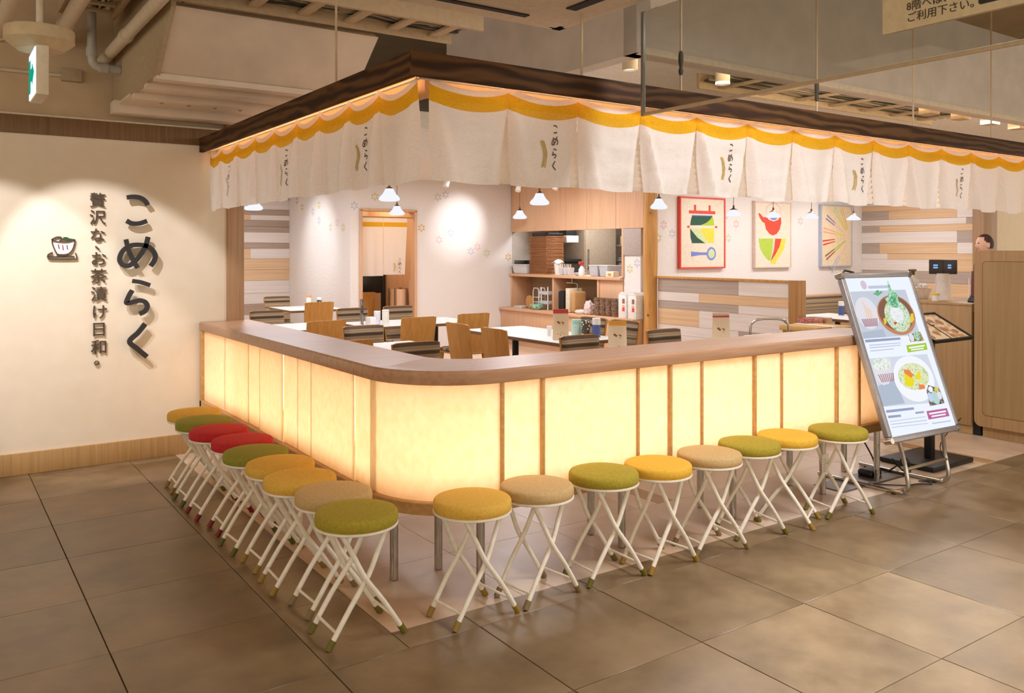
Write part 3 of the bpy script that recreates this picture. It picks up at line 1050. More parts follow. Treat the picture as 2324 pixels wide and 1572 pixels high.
# ---- noren curtains
def noren_run(name, label, starts, width, P, printed, nz=20):
    """P(a, out, z) -> world point; a grows to the right as seen from outside"""
    t = thing(name, label, 'curtain', P(starts[0], 0, 2.10), 0, 'shop front curtains')
    ZB = 1.712
    rnd = random.Random(len(starts))
    for k, a0 in enumerate(starts):
        w = width[k]
        ph = rnd.uniform(0, 6)
        fl = rnd.uniform(.7, 1.3)

        def surf(s, tt, w=w, a0=a0, ph=ph, fl=fl):
            ss = min(max(s, 0), 1)
            sag = (.050 if len(starts) < 12 else .040) * sin(pi * ss) ** 0.75
            zt = 2.139 - sag
            zb = ZB + .004 - .016 * sin(pi * ss) + .005 * sin(ph + 5 * s)
            z = zt + (zb - zt) * tt
            pull = max(0, tt - .2) * .050 * fl
            a = a0 + w * s + (pull * (1 - 2 * s))
            edge = math.exp(-(min(s, 1 - s) / .07) ** 2)
            o = .014 * sin(pi * s) * (1 - .3 * tt) - .030 * edge * min(1, tt * 1.6)
            o += .012 * tt * sin(2 * pi * s * 1.5 + ph) * sin(pi * s)
            d = abs(s - .5) * 2
            o += .016 * fl * math.exp(-((d - (.97 - .42 * tt)) / .13) ** 2) * min(1, 3 * tt)
            o += .0075 * sin(pi * s) ** .5 * mnoise.noise(Vector((a * 4.0 + ph, z * 17, ph)))
            o += .003 * sin(pi * s) ** .5 * mnoise.noise(Vector((a * 13 + ph, z * 60, ph)))
            return a, o, z

        mb = MB()
        NU = 30
        fr = [0, .03, .065, .10, .145, .19, .228, .25, .28, .31]
        fr += [.31 + (1 - .31) * q / 22 for q in range(1, 23)]
        V = [[mb.bm.verts.new(P(*surf(i / NU, f))) for f in fr] for i in range(NU + 1)]
        for i in range(NU):
            for j in range(len(fr) - 1):
                q = mb.bm.faces.new((V[i][j], V[i + 1][j], V[i + 1][j + 1], V[i][j + 1]))
                mid = (fr[j] + fr[j + 1]) / 2
                q.material_index = 1 if .065 < mid < .228 else 0
        # pleat that shows in the slit to the right
        if k < len(starts) - 1:
            mb.mi = 2
            for q in range(10):
                f0, f1 = .22 + .78 * q / 10, .22 + .78 * (q + 1) / 10
                z0, z1 = 2.139 + (ZB + .006 - 2.139) * f0, 2.139 + (ZB + .006 - 2.139) * f1
                h0, h1 = .016 + .075 * (f0 - .2) * fl, .016 + .075 * (f1 - .2) * fl
                mb.quad([P(a0 + w - h0, -.036, z0), P(a0 + w + h0, -.036, z0), P(a0 + w + h1, -.050, z1), P(a0 + w - h1, -.050, z1)])
        pn = mb.build('curtain_panel', [M_noren, M_noreny, M_noren1], t, True, fix=False)
        if k in printed:
            sc = .235
            mb = MB()

            def put(x, z, off, surf=surf, w=w):
                s = .64 + x / w
                tt = (2.075 - z) / (2.075 - ZB)
                a, o, zz = surf(s, tt)
                return P(a, o + off + .0012, zz)
            for key, sts in STROKES.items():
                for pts, wd in sts:
                    pp = [((x - CX) * sc * .72, 1.878 + (z - CZ) * .170) for x, z in pts]
                    L, R = ribbon(pp, wd * .19, 4)
                    rows = [(mb.bm.verts.new(put(l.x, l.y, .0022)), mb.bm.verts.new(put(r.x, r.y, .0022))) for l, r in zip(L, R)]
                    for A, B in zip(rows[:-1], rows[1:]):
                        mb.bm.faces.new((A[0], A[1], B[1], B[0]))
            mb.build('lettering', M_brownink, pn, fix=False)
            mb = MB()
            for c in range(3):
                for g in range(11):
                    f = g / 10
                    xx = -.100 + .0105 * c + .026 * sin(pi * (.12 + .78 * f))
                    zz = 1.800 + .098 * f + (.004 if c == 1 else 0)
                    ang = .9 - 1.5 * f + (.35 if c == 0 else -.35 if c == 2 else 0)
                    poly = [(xx + .0074 * cos(1.57 - ang * .5) * cos(a) - .0036 * sin(1.57 - ang * .5) * sin(a), zz + .0074 * sin(1.57 - ang * .5) * cos(a) + .0036 * cos(1.57 - ang * .5) * sin(a)) for a in [2 * pi * q / 7 for q in range(7)]]
                    mb.bm.faces.new([mb.bm.verts.new(put(x, z, .0022)) for x, z in poly])
            mb.build('rice_ear', M_gold, pn, fix=False)
    return t


stR = [1.693 + .3925 * k for k in range(15)]
noren_run('shop_curtain', 'long cream shop curtain with a yellow band along the right beam', stR, [.3925] * 15, lambda a, o, z: Vector((a, BY + .062 - o, z)), (1, 4, 7, 10, 13))
yL = [6.135 - .3415 * k for k in range(10)]
yL = [6.135, 5.857, 5.499, 5.133, 4.783, 4.423, 4.105, 3.738, 3.419]
wL = [yL[k] - (yL[k + 1] if k + 1 < len(yL) else 3.062) for k in range(len(yL))]
noren_run('shop_curtain', 'shorter cream shop curtain with a yellow band along the left beam', [-y for y in yL], wL, lambda a, o, z: Vector((BX + .062 - o, -a, z)), (1, 4, 7))

# ------------------------------------------------------------------ the lit counter
RC = .42
XE = 4.95


def cpath(off, n=14, y_far=6.19):
    """plan outline of the counter's outer edge, inset by off"""
    r = max(RC - off, .05) if off < .2 else .22
    cx0, cy0 = BX + RC, BY + RC
    x, y = BX + off, BY + off
    cxx, cyy = x + r, y + r
    pts = [(x, y_far)]
    for k in range(9):
        pts.append((x, y_far + (cyy - y_far) * (k + 1) / 9))
    for k in range(1, n):
        a = pi + (pi / 2) * k / n
        pts.append((cxx + r * cos(a), cyy + r * sin(a)))
    for k in range(9):
        pts.append((cxx + (XE - cxx) * k / 8, y))
    return pts


def sweep(name, prof, m, parent, closed_prof=True, **kw):
    """prof: list of (offset, z); swept along the counter outline"""
    mb = MB()
    paths = [cpath(o) for o, z in prof]
    N = len(paths[0])
    rows = [[mb.bm.verts.new((paths[j][i][0], paths[j][i][1], prof[j][1])) for j in range(len(prof))] for i in range(N)]
    n = len(prof)
    for A, B in zip(rows[:-1], rows[1:]):
        for k in range(n):
            mb.bm.faces.new((A[k], A[(k + 1) % n], B[(k + 1) % n], B[k]))
    mb.bm.faces.new(rows[0][::-1])
    mb.bm.faces.new(rows[-1])
    return mb.build(name, m, parent, True, **kw)


ct = thing('counter', 'L shaped standing counter with glowing paper panels and oak top', 'counter', (BX, BY, 0))
sweep('counter_top', [(0.004, .86), (0, .866), (0, .912), (.008, .92), (.352, .92), (.36, .912), (.36, .86)], M_rail, ct)
sweep('bottom_rail', [(0.0, .318), (0.0, .366), (.004, .37), (.345, .37), (.345, .318)], M_rail_low, ct)
sweep('inner_board', [(.315, .37), (.315, .86), (.335, .86), (.335, .37)], plain('board_cream', 'f0e4cc', .8), ct)
MB().box((BX + .0, 6.14, .318), (BX + .345, 6.188, .86), .008).build('end_post', M_rail_low, ct, True)
MB().box((XE - .03, BY, .318), (XE, BY + .345, .86), .004).build('end_post', M_rail_low, ct, True)


def panel_between(p0, p1, off):
    """thin upright paper panel between two plan points"""
    d = Vector((p1[0] - p0[0], p1[1] - p0[1], 0))
    L = d.length
    d.normalize()
    n = Vector((d.y, -d.x, 0))
    mb = MB()
    a, b = Vector((p0[0], p0[1], 0)) - n * off, Vector((p1[0], p1[1], 0)) - n * off
    t = .003
    vs_ = []
    for z in (.371, .859):
        vs_.append([mb.bm.verts.new(q + Vector((0, 0, z))) for q in (a, b, b - n * t, a - n * t)])
    A, B = vs_
    for k in range(4):
        mb.bm.faces.new((A[k], A[(k + 1) % 4], B[(k + 1) % 4], B[k]))
    mb.bm.faces.new(A[::-1])
    mb.bm.faces.new(B)
    return mb


xs = [2.024, 2.241, 2.81, 3.03, 3.252, 3.665, 3.887, 4.396, 4.615, 4.92]
for k in range(len(xs) - 1):
    off = .022 + (.010 if k % 2 == 0 else 0)
    panel_between((xs[k] + .006, BY), (xs[k + 1] - .006, BY), off).build('paper_panel', M_paper, ct, True)
for x in xs[:-1]:
    MB().box((x - .007, BY + .012, .37), (x + .007, BY + .040, .86), .001, 1).build('wood_strip', M_rail_low, ct, True)
ys = [6.14, 5.645, 5.168, 4.935, 4.552, 4.329, 4.123, 3.604, 3.381]
for k in range(len(ys) - 1):
    off = .022 + (.012 if k in (2, 4, 7) else 0) + (.006 if k in (1, 5) else 0)
    panel_between((BX, ys[k] + .006), (BX, ys[k + 1] - .006), off).build('paper_panel', M_paper, ct, True)
# curved corner panel
mb = MB()
r = RC - .026
cxx, cyy = BX + RC, BY + RC
rows = []
for k in range(-1, 18):
    a = pi + (pi / 2) * min(max(k, 0), 16) / 16
    ex, ey = (.03 if k == 17 else 0), (.03 if k == -1 else 0)
    rows.append([mb.bm.verts.new((cxx + rr * cos(a) + ex, cyy + rr * sin(a) + ey, z)) for rr, z in ((r, .371), (r, .859), (r - .003, .859), (r - .003, .371))])
for A, B in zip(rows[:-1], rows[1:]):
    for k in range(4):
        mb.bm.faces.new((A[k], A[(k + 1) % 4], B[(k + 1) % 4], B[k]))
mb.build('paper_panel', M_paper, ct, True)
for (x, y) in [(1.66, 3.30), (1.88, 3.30), (1.95, 3.06), (2.74, 3.04), (2.74, 3.27), (3.53, 3.04), (3.53, 3.27), (4.31, 3.04), (4.31, 3.27), (4.86, 3.04), (4.86, 3.27),
               (1.64, 4.08), (1.87, 4.08), (1.64, 4.86), (1.87, 4.86), (1.64, 5.65), (1.87, 5.65)]:
    MB().cyl((x, y, 0.004), (x, y, .319), .0185, n=16).build('leg', M_chrome, ct, True)

# ------------------------------------------------------------------ folding stools
SEATC = {'olive': ('7f7c22', '918c2c'), 'green': ('94841f', 'a8942c'), 'yellow': ('d0a23c', 'dfb24c'), 'gold': ('d2a02c', 'e0b03a'), 'tan': ('b79762', 'c6a672'), 'red': ('a81c24', 'c8262c')}


def velour(name, c1, c2):
    m, nt, b = new_mat(name)
    mp = coords(nt, (1, 1, 1), 5)
    n = nt.nodes.new('ShaderNodeTexNoise')
    n.inputs['Scale'].default_value = 90
    n.inputs['Detail'].default_value = 6
    nt.links.new(mp.outputs[0], n.inputs['Vector'])
    r = ramp(nt, [(.3, c1), (.7, c2)])
    nt.links.new(n.outputs['Fac'], r.inputs[0])
    nt.links.new(r.outputs[0], b.inputs['Base Color'])
    b.inputs['Roughness'].default_value = .9
    b.inputs['Sheen Weight'].default_value = .35
    b.inputs['Sheen Roughness'].default_value = .4
    b.inputs['Sheen Tint'].default_value = lin(c2)
    bp = nt.nodes.new('ShaderNodeBump')
    bp.inputs['Strength'].default_value = .15
    bp.inputs['Distance'].default_value = .003
    nt.links.new(n.outputs['Fac'], bp.inputs['Height'])
    nt.links.new(bp.outputs[0], b.inputs['Normal'])
    return m


M_seat = {k: velour('velour_' + k, *v) for k, v in SEATC.items()}
M_cap = {k: plain('cap_' + k, tuple(int(int(v[0][i:i + 2], 16) * .72) for i in (0, 2, 4)), .6) for k, v in SEATC.items()}


def make_stool():
    t = thing('folding_stool', '', 'stool', (0, 0, 0))
    prof = [(.150, .412), (.1535, .415), (.1545, .432), (.1530, .447), (.148, .4545), (.138, .458), (.08, .4605), (0, .4615)]
    MB().lathe([(0, .412)] + prof, (0, 0, 0), 40).build('seat', M_seat['green'], t, angle=60)
    MB().lathe([(0, .402), (.150, .402), (.155, .405), (.155, .412), (.150, .414), (0, .414)], (0, 0, 0), 40).build('seat_ring', M_cream, t)
    for sx, yh in ((1, .104), (-1, .086)):
        for sy in (-1, 1):
            top = (-.095 * sx, sy * yh * .80, .404)
            mid = (-.01 * sx, sy * yh * .95, .235)
            foot = (.134 * sx, sy * yh, .024)
            pts = catmull([top, (-.055 * sx, sy * yh * .87, .325), mid, (.062 * sx, sy * yh, .135), foot], 4)
            leg = MB().tube(pts, .0098, 10).build('leg', M_cream, t, angle=60)
            d = (Vector(foot) - Vector((.062 * sx, sy * yh, .135))).normalized()
            f0 = Vector(foot) - d * .012
            f1 = f0 + d * ((f0.z - .003) / -d.z)
            MB().cyl(f0, f1, .0125, .0125, 12).build('foot_cap', M_cap['green'], leg)
        MB().cyl((.117 * sx, -yh, .058), (.117 * sx, yh, .058), .0055, n=8).build('stretcher', M_cream, t)
        MB().cyl((-.088 * sx, -yh * .8, .396), (-.088 * sx, yh * .8, .396), .0055, n=8).build('stretcher', M_cream, t)
    return t


def recolour(o, color):
    for ch in o.children:
        if ch.name.startswith('seat') and not ch.name.startswith('seat_ring'):
            ch.material_slots[0].link = 'OBJECT'
            ch.material_slots[0].material = M_seat[color]
        for c2 in ch.children:
            if c2.name.startswith('foot_cap'):
                c2.material_slots[0].link = 'OBJECT'
                c2.material_slots[0].material = M_cap[color]


stool0 = make_stool()
LEFT = [(1.316, 2.925, 0, 'green', 'bright green folding stool, nearest the camera in the left row'),
        (1.348, 3.217, 2, 'tan', 'tan folding stool directly behind the nearest green one, left row'),
        (1.315, 3.505, -2, 'yellow', 'yellow folding stool between the tan stool and another yellow one, left row'),
        (1.330, 3.794, 1, 'yellow', 'yellow folding stool between an olive stool and another yellow one, left row'),
        (1.308, 4.076, 3, 'olive', 'olive folding stool in front of the two red ones, left row'),
        (1.333, 4.372, -2, 'red', 'nearer of the two red folding stools, left row'),
        (1.303, 4.690, 2, 'red', 'farther of the two red folding stools, left row'),
        (1.302, 4.990, 0, 'olive', 'olive folding stool behind the two red ones, left row'),
        (1.323, 5.285, -3, 'yellow', 'pale yellow folding stool at the far end, nearest the sign wall')]
RIGHT = [(1.756, 2.815, 5, 'yellow', 'mustard folding stool first in the right row, at the rounded counter corner'),
         (2.077, 2.826, 8, 'tan', 'tan folding stool second in the right row, beside the mustard one'),
         (2.445, 2.830, -3, 'green', 'green folding stool third in the right row, between tan and gold'),
         (2.745, 2.800, 4, 'gold', 'golden yellow folding stool fourth in the right row, between green and tan'),
         (3.092, 2.806, -9, 'tan', 'tan folding stool in the middle of the right row, left of a green one'),
         (3.425, 2.842, -12, 'green', 'green folding stool between a tan and a golden one in the right row'),
         (3.730, 2.845, -62, 'gold', 'golden folding stool turned sideways, last but one in the right row'),
         (4.085, 2.785, -14, 'green', 'green folding stool at the right end of the row beside the lit menu board')]
first = True
for rows_, grp in ((LEFT, 'stools along the left side of the counter'), (RIGHT, 'stools along the right side of the counter')):
    for (x, y, a, c, lab) in rows_:
        if first:
            s = stool0
            s.location = (x, y, 0.0)
            s.rotation_euler = (0, 0, radians(a))
            s['label'] = lab
            s['group'] = grp
            first = False
        else:
            s = dup_at(stool0, (x, y, 0.0), radians(a), lab, grp)
        recolour(s, c)
# paper tags hanging from stools
for (x, y, z, a, lab) in [(4.08, 2.86, .20, 10, 'printed paper tag hanging under the rightmost green stool'), (1.40, 4.05, .15, 70, 'white printed paper tag hanging under the olive stool, left row'), (1.40, 3.72, .11, 60, 'white printed paper tag hanging under a yellow stool, left row')]:
    t = thing('paper_tag', lab, 'tag', (x, y, z), radians(a), 'paper tags under the stools')
    MB().box((-.04, -.0008, -.01), (.04, .0008, .10), .0002, 1).build('paper', plain('tag_paper', 'efe6da', .8), t)
    mb = MB()
    for k in range(6):
        mb.box((-.03, -.0014, .005 + k * .013), (.03 - .01 * (k % 3), -.0009, .009 + k * .013))
    mb.build('print', plain('tag_print', 'a9a098', .8), t)
    MB().tube([(0, 0, .10), (0, .004, .25), (0, .0, .402 - z)], .0012, 5).build('string', M_cream, t)

# ------------------------------------------------------------------ writing on the sign wall
SW = 6.2
Ms = wallM(SW)
pos = {'ko': 'topmost', 'me': 'second from top', 'ra': 'third from top', 'ku': 'lowest'}
for key, sts in STROKES.items():
    t = thing('sign_character', 'large black raised character on the sign wall, %s of the four' % pos[key], 'sign letter', (sts[0][0][0][0], SW, sts[0][0][0][1]), 0, 'large black characters on the sign wall')
    for q, (pts, w) in enumerate(sts):
        mb = MB()
        stroke(mb, pts, w, .036, .056 - .0004 * q, Ms, 8)
        mb.build('stroke', M_ink, t, True, angle=50)
KJ = [('贅', .929, 1.753), ('沢', .929, 1.638), ('な', .929, 1.519), ('、', .958, 1.464), ('お', .934, 1.363), ('茶', .934, 1.248), ('漬', .936, 1.129), ('け', .940, 1.010), ('日', .936, .895), ('和', .938, .776), ('。', .955, .700)]
LB = ['topmost of the small column', 'second of the small column', 'third of the small column', 'the comma mark of the small column', 'just below the comma in the small column', 'fifth kanji or kana of the small column', 'sixth, tall and dense, of the small column', 'seventh of the small column', 'box shaped one with a middle bar in the small column', 'last full one above the small ring', 'small ring at the foot of the small column']
for (ch, x, z), lb in zip(KJ, LB):
    sz = .104
    dx = dz = 0
    o = text_obj(ch, sz, .005, 'sign_character', M_brownink, Ms @ Matrix.Translation((x, z, .012)))
    tag(o, 'small dark brown raised character, ' + lb, 'sign letter', 'small brown characters on the sign wall')
# bowl drawing
t = thing('bowl_drawing', 'raised line drawing of a rice bowl on a tray on the wall', 'wall drawing', (.72, SW, 1.37))
LN = {'bowl': [(.661, 1.501), (.664, 1.465), (.682, 1.417), (.696, 1.401), (.746, 1.401), (.775, 1.425), (.789, 1.465), (.793, 1.498)], 'rim': [(.661, 1.499), (.675, 1.485), (.746, 1.480), (.793, 1.496)],
      'tray': [(.664, 1.413), (.639, 1.399), (.638, 1.377), (.661, 1.369), (.789, 1.368), (.804, 1.376), (.797, 1.409)], 'tray_line': [(.641, 1.388), (.675, 1.385), (.789, 1.387)], 'foot': [(.692, 1.401), (.696, 1.390), (.750, 1.390), (.753, 1.401)],
      'rice': [(.664, 1.499), (.685, 1.512), (.710, 1.512), (.718, 1.497), (.703, 1.487)]}
MB().prism([(.661, 1.499), (.664, 1.465), (.682, 1.417), (.696, 1.401), (.746, 1.401), (.775, 1.425), (.789, 1.465), (.793, 1.496), (.746, 1.482), (.675, 1.486)], .004, .010, Ms).build('bowl_fill', M_white, t, True)
for k, pts in LN.items():
    mb = MB()
    stroke(mb, pts, .0062, .003, .018, Ms, 4)
    mb.build('outline', M_brownink, t, True)
for pts in ([(.696, 1.465), (.699, 1.45), (.702, 1.437)], [(.721, 1.461), (.725, 1.429)], [(.746, 1.461), (.750, 1.433)]):
    mb = MB()
    stroke(mb, pts, .005, .008, .014, Ms, 3)
    mb.build('bowl_mark', plain('mark_red', '8a4038', .6), t, True)
MB().prism([(.721, 1.497), (.728, 1.512), (.746, 1.513), (.760, 1.504), (.789, 1.500), (.789, 1.488), (.746, 1.488)], .004, .016, Ms).build('topping', plain('leaf_dark', '2e4a26', .6), t, True)

# ------------------------------------------------------------------ kitchen front (faces -X)
KX = 7.53
kf = thing('kitchen_fascia', 'light oak boarded fascia above the kitchen pass opening', 'fascia', (KX, 9.3, 1.72))
ysf = [7.87, 8.45, 9.05, 9.65, 10.25, 10.885]
for a, b in zip(ysf[:-1], ysf[1:]):
    MB().box((KX - .02, a + .0015, 1.72), (KX + .06, b - .0015, 2.455), .0015, 1).build('fascia_panel', M_oak, kf, True)
sh = thing('serving_shelf', 'light oak open shelving unit below the kitchen pass', 'shelf unit', (KX, 9.6, 0))
MB().box((7.47, 8.32, 1.035), (7.95, 10.895, 1.075), .003).build('top_shelf', M_oak_x, sh, True)
MB().box((7.50, 10.86, .56), (7.90, 10.895, 1.035), .002).build('side_panel', M_oak, sh, True)
MB().box((7.50, 9.79, .56), (7.90, 9.825, 1.035), .002).build('divider', M_oak, sh, True)
MB().box((7.50, 8.785, .56), (7.90, 8.82, 1.035), .002).build('divider', M_oak, sh, True)
MB().box((7.52, 8.32, .56), (7.90, 8.785, 1.035), .002).build('closed_panel', M_oak, sh, True)
MB().box((7.88, 8.82, .56), (7.90, 10.86, 1.035)).build('back_panel', plain('shelf_back', 'a58a68', .7), sh, True)
MB().box((7.28, 7.87, .52), (7.95, 10.895, .56), .003).build('lower_shelf', M_oak_x, sh, True)
MB().box((7.315, 7.88, .10), (7.93, 10.89, .52), .002).build('base_cabinet', M_oak, sh, True)
MB().box((7.36, 7.88, 0.002), (7.93, 10.89, .10)).build('plinth', M_oak_x, sh, True)
wk = struct(MB().box((7.53, 7.995, 0), (7.60, 8.31, 1.715)).build('wall_kitchen', M_wallwhite))
MB().box((7.505, 7.96, 1.37), (7.535, 8.30, 1.717), .002).build('grey_panel', plain('grey_panel', 'b5a69c', .6), wk)
MB().box((7.51, 8.30, 1.075), (7.58, 8.335, 1.72), .002).build('opening_trim', M_oak, wk)
for (y, z, c) in [(8.198, 1.19, 'y'), (8.06, 1.267, 'b')]:
    flower(wallMX(7.53), -y, z, .06, c, wk)
kb = struct(MB().box((9.7, 7.99, 0), (9.8, 10.95, 2.46)).build('wall_kitchen_back', plain('kitchen_back', 'b3a48c', .6)))
MB().box((7.53, 10.9, 0), (9.8, 11.0, 2.46)).build('wall_panel', plain('kitchen_side', 'cfc2b0', .6), kb)
t = thing('kitchen_range', 'dark steel cooking range with hood seen through the pass', 'range', (8.15, 10.6, 0))
MB().box((7.95, 10.30, 0.002), (8.40, 10.88, 1.25), .01).build('body', plain('range_steel', '55504a', .35, .6), t, True)
MB().box((7.93, 10.27, 1.25), (8.42, 10.89, 1.30), .01).build('cook_top', M_black, t, True)
MB().box((7.97, 10.84, 1.30), (8.40, 10.89, 1.52), .004).build('splashback', plain('range_back', '6b675f', .3, .7), t, True)
MB().prism([(10.3, 1.75), (10.89, 1.75), (10.89, 2.1), (10.55, 2.1)], 7.93, 8.42, Mx).build('hood', plain('hood_steel', '8a847a', .35, .7), t, True)
t = thing('kitchen_fridge', 'tall taupe refrigerator beyond the pass opening', 'refrigerator', (8.8, 10.5, 0))
MB().box((8.45, 10.24, 0.01), (9.10, 10.88, 1.98), .01).build('body', plain('fridge_grey', 'b7a68e', .45, .2), t, True)
MB().box((8.46, 10.225, .90), (9.09, 10.24, 1.96), .004).build('door', plain('fridge_door', 'b5a48c', .4, .1), t, True)
MB().box((8.50, 10.20, 1.15), (8.52, 10.225, 1.45), .004).build('handle', M_chrome, t, True)
t = thing('wall_shelf', 'steel wall shelf of stacked dishes at the right of the pass opening', 'shelf', (9.3, 10.3, 1.1))
MB().box((9.12, 10.0, 1.12), (9.62, 10.5, 1.145), .002).build('board', M_alu, t, True)
for k in range(6):
    MB().lathe([(0, 0), (.06, .0), (.10, .035), (.10, .04), (0, .02)], (9.25, 10.2, 1.146 + k * .026), 18).build('dish', M_white if k % 2 else M_alu, t, True)
MB().box((9.12, 10.0, 1.50), (9.62, 10.5, 1.525), .002).build('board', M_alu, t, True)
for k in range(3):
    MB().box((9.16 + k * .13, 10.05, 1.526), (9.26 + k * .13, 10.2, 1.66), .006).build('packet', plain('packet_%d' % k, ['d8c48a', 'b9583c', 'e6dcc8'][k], .6), t, True)
MB().box((9.13, 10.02, 1.0), (9.16, 10.06, 1.9), .002).build('upright', M_alu, t, True)
t = thing('paper_towel', 'white paper towel pack hung high in the kitchen', 'paper', (8.12, 10.2, 1.55))
MB().box((8.02, 10.14, 1.55), (8.26, 10.24, 1.66), .015, 3).build('pack', M_white, t, True)
MB().box((8.04, 10.18, 1.66), (8.24, 10.20, 1.76), .002).build('bracket', M_dark, t, True)


# ---- generic small things
def tapered_box(mb, c, w0, d0, w1, d1, h, bev=.004):
    r = [(-w0 / 2, -d0 / 2, 0), (w0 / 2, -d0 / 2, 0), (w0 / 2, d0 / 2, 0), (-w0 / 2, d0 / 2, 0), (-w1 / 2, -d1 / 2, h), (w1 / 2, -d1 / 2, h), (w1 / 2, d1 / 2, h), (-w1 / 2, d1 / 2, h)]
    v = [mb.bm.verts.new(Vector(c) + Vector(p)) for p in r]
    fs = [mb.bm.faces.new([v[i] for i in f]) for f in ((3, 2, 1, 0), (4, 5, 6, 7), (0, 1, 5, 4), (1, 2, 6, 5), (2, 3, 7, 6), (3, 0, 4, 7))]
    mb._mark(fs)
    es = list(set(e for f in fs for e in f.edges))
    rb = bmesh.ops.bevel(mb.bm, geom=es, offset=bev, segments=2, affect='EDGES')
    mb._mark(rb['faces'])
    return mb


M_plastic = plain('clear_plastic', 'd6d6d8', .25)
t = thing('plastic_tub', 'translucent plastic tub at the left end of the pass shelf', 'tub', (7.62, 10.62, 1.0755))
tapered_box(MB(), (0, 0, 0), .26, .34, .30, .40, .14, .01).build('body', M_plastic, t)
MB().tube([(-.155, -.205, .14), (.155, -.205, .14), (.155, .205, .14), (-.155, .205, .14)], .006, 6, True).build('rim', M_white, t)
t = thing('lacquer_stack', 'black lacquer trays lying on the plastic tub', 'tray', (7.62, 10.66, 1.223))
for k in range(3):
    MB().box((-.12, -.14, k * .02), (.12, .14, k * .02 + .016), .006).build('black_tray', M_black, t)
for k in range(36):
    jx, jy = .004 * sin(k * 2.3), .004 * sin(k * 1.7 + 1)
    o = MB().box((7.50 + jx, 9.97 + jy, 1.076 + k * .0158), (7.83 + jx, 10.40 + jy, 1.076 + k * .0158 + .0112), .003, 1).box((7.52, 9.99, 1.076 + k * .0158 + .0112), (7.81, 10.38, 1.076 + k * .0158 + .0157)).build('serving_tray', wood('tray_wood', '8f5a30', 'ab7446', 'y', .5, 30, 2) if k % 2 else MATS.get('tray_wood') or M_chair)
    tag(o, 'brown wooden serving tray in the tall stack on the pass shelf', 'tray', 'stack of wooden trays on the pass shelf')
MB().box((7.50, 9.99, 1.076 + 36 * .0158), (7.83, 10.33, 1.076 + 36 * .0158 + .05), .01).build('lacquer_box', M_black)
tag(bpy.data.objects['lacquer_box'], 'black lacquer box lying on top of the tray stack', 'box')
t = thing('water_jug', 'white jug with a cloth over it right of the tray stack', 'jug', (7.62, 9.83, 1.0755))
MB().lathe([(0, 0), (.05, 0), (.06, .08), (.065, .16), (.05, .18), (0, .18)], (0, 0, 0), 18).build('body', M_white, t)
MB().grid(lambda u, v: Vector((.085 * cos(2 * pi * u) * v * (1 + .15 * cos(10 * pi * u)), .1 * sin(2 * pi * u) * v, .225 - .05 * v * v + .012 * cos(8 * pi * u) * v)), 24, 5).build('cloth', M_white, t, fix=False)
for k, y in enumerate((9.70, 9.60, 9.52)):
    t = thing('cutlery_holder', ['left', 'middle', 'right'][k] + ' small clear cutlery holder on the pass shelf', 'holder', (7.60, y, 1.0755), 0, 'cutlery holders on the pass')
    tapered_box(MB(), (0, 0, 0), .07, .07, .085, .085, .11, .006).build('cup', M_plastic, t)
    for q in range(4):
        MB().cyl((-.02 + q * .013, .01, .02), (-.03 + q * .02, .02, .16), .004, n=6).build('spoon', M_chair if q % 2 else M_white, t)
for k in range(4):
    o = MB().lathe([(0, 0), (.05, 0), (.09, .012), (.09, .015), (0, .006)], (7.60, 9.30, 1.0757 + k * .009), 20).build('small_plate', M_white)
    tag(o, 'white plate in the low stack in the middle of the pass shelf', 'plate', 'plates on the pass shelf')
t = thing('spray_bottle', 'white spray bottle with a red trigger on the pass shelf', 'bottle', (7.52, 9.17, 1.0755))
MB().lathe([(0, 0), (.042, 0), (.045, .02), (.045, .09), (.02, .13), (.016, .145), (0, .145)], (0, 0, 0), 18).build('bottle', M_white, t)
mb = MB()
mb.box((-.05, -.016, .165), (.035, .016, .20), .006)
mb.cyl((0, 0, .14), (0, 0, .17), .018)
mb.build('trigger', plain('red_plastic', 'e04a3a', .4), t)
for k, y in enumerate((8.92, 8.71)):
    t = thing('storage_bin', ['left', 'right'][k] + ' translucent grey bin beside the spray bottle', 'bin', (7.64, y, 1.0755), 0, 'grey bins on the pass')
    tapered_box(MB(), (0, 0, 0), .22, .17, .25, .195, .15, .008).build('body', plain('grey_bin', 'c2c2c6', .3), t)
    MB().tube([(-.125, -.098, .15), (.125, -.098, .15), (.125, .098, .15), (-.125, .098, .15)], .005, 6, True).build('rim', M_white, t)
t = thing('frying_pan', 'black frying pan resting behind the grey bins', 'pan', (8.05, 8.62, 1.22))
MB().lathe([(0, 0), (.09, 0), (.12, .04), (.125, .042), (.09, .006), (0, .006)], (0, 0, 0), 24).build('bowl', M_black, t)
MB().tube([(-.02, .12, .035), (-.05, .22, .06), (-.07, .32, .07)], .011, 8).build('handle', M_black, t)
t = thing('pan_stand', 'steel bench under the black pan behind the pass', 'bench', (8.2, 8.65, 0))
MB().box((7.97, 8.36, 0.002), (8.28, 9.0, 1.2195), .01).build('body', M_alu, t, True)
MB().box((7.96, 8.35, 1.19), (7.98, 9.01, 1.219), .003).build('edge', M_chrome, t, True)
t = thing('card_box', 'small cream carton at the right end of the pass shelf', 'carton', (7.54, 8.55, 1.0755))
MB().box((-.05, -.075, 0), (.05, .075, .075), .003).build('carton', plain('carton_cream', 'efe2c8', .7), t)
MB().box((-.055, -.03, .02), (-.049, .03, .05), .001).build('label', plain('label_ochre', 'd09a4a', .7), t)

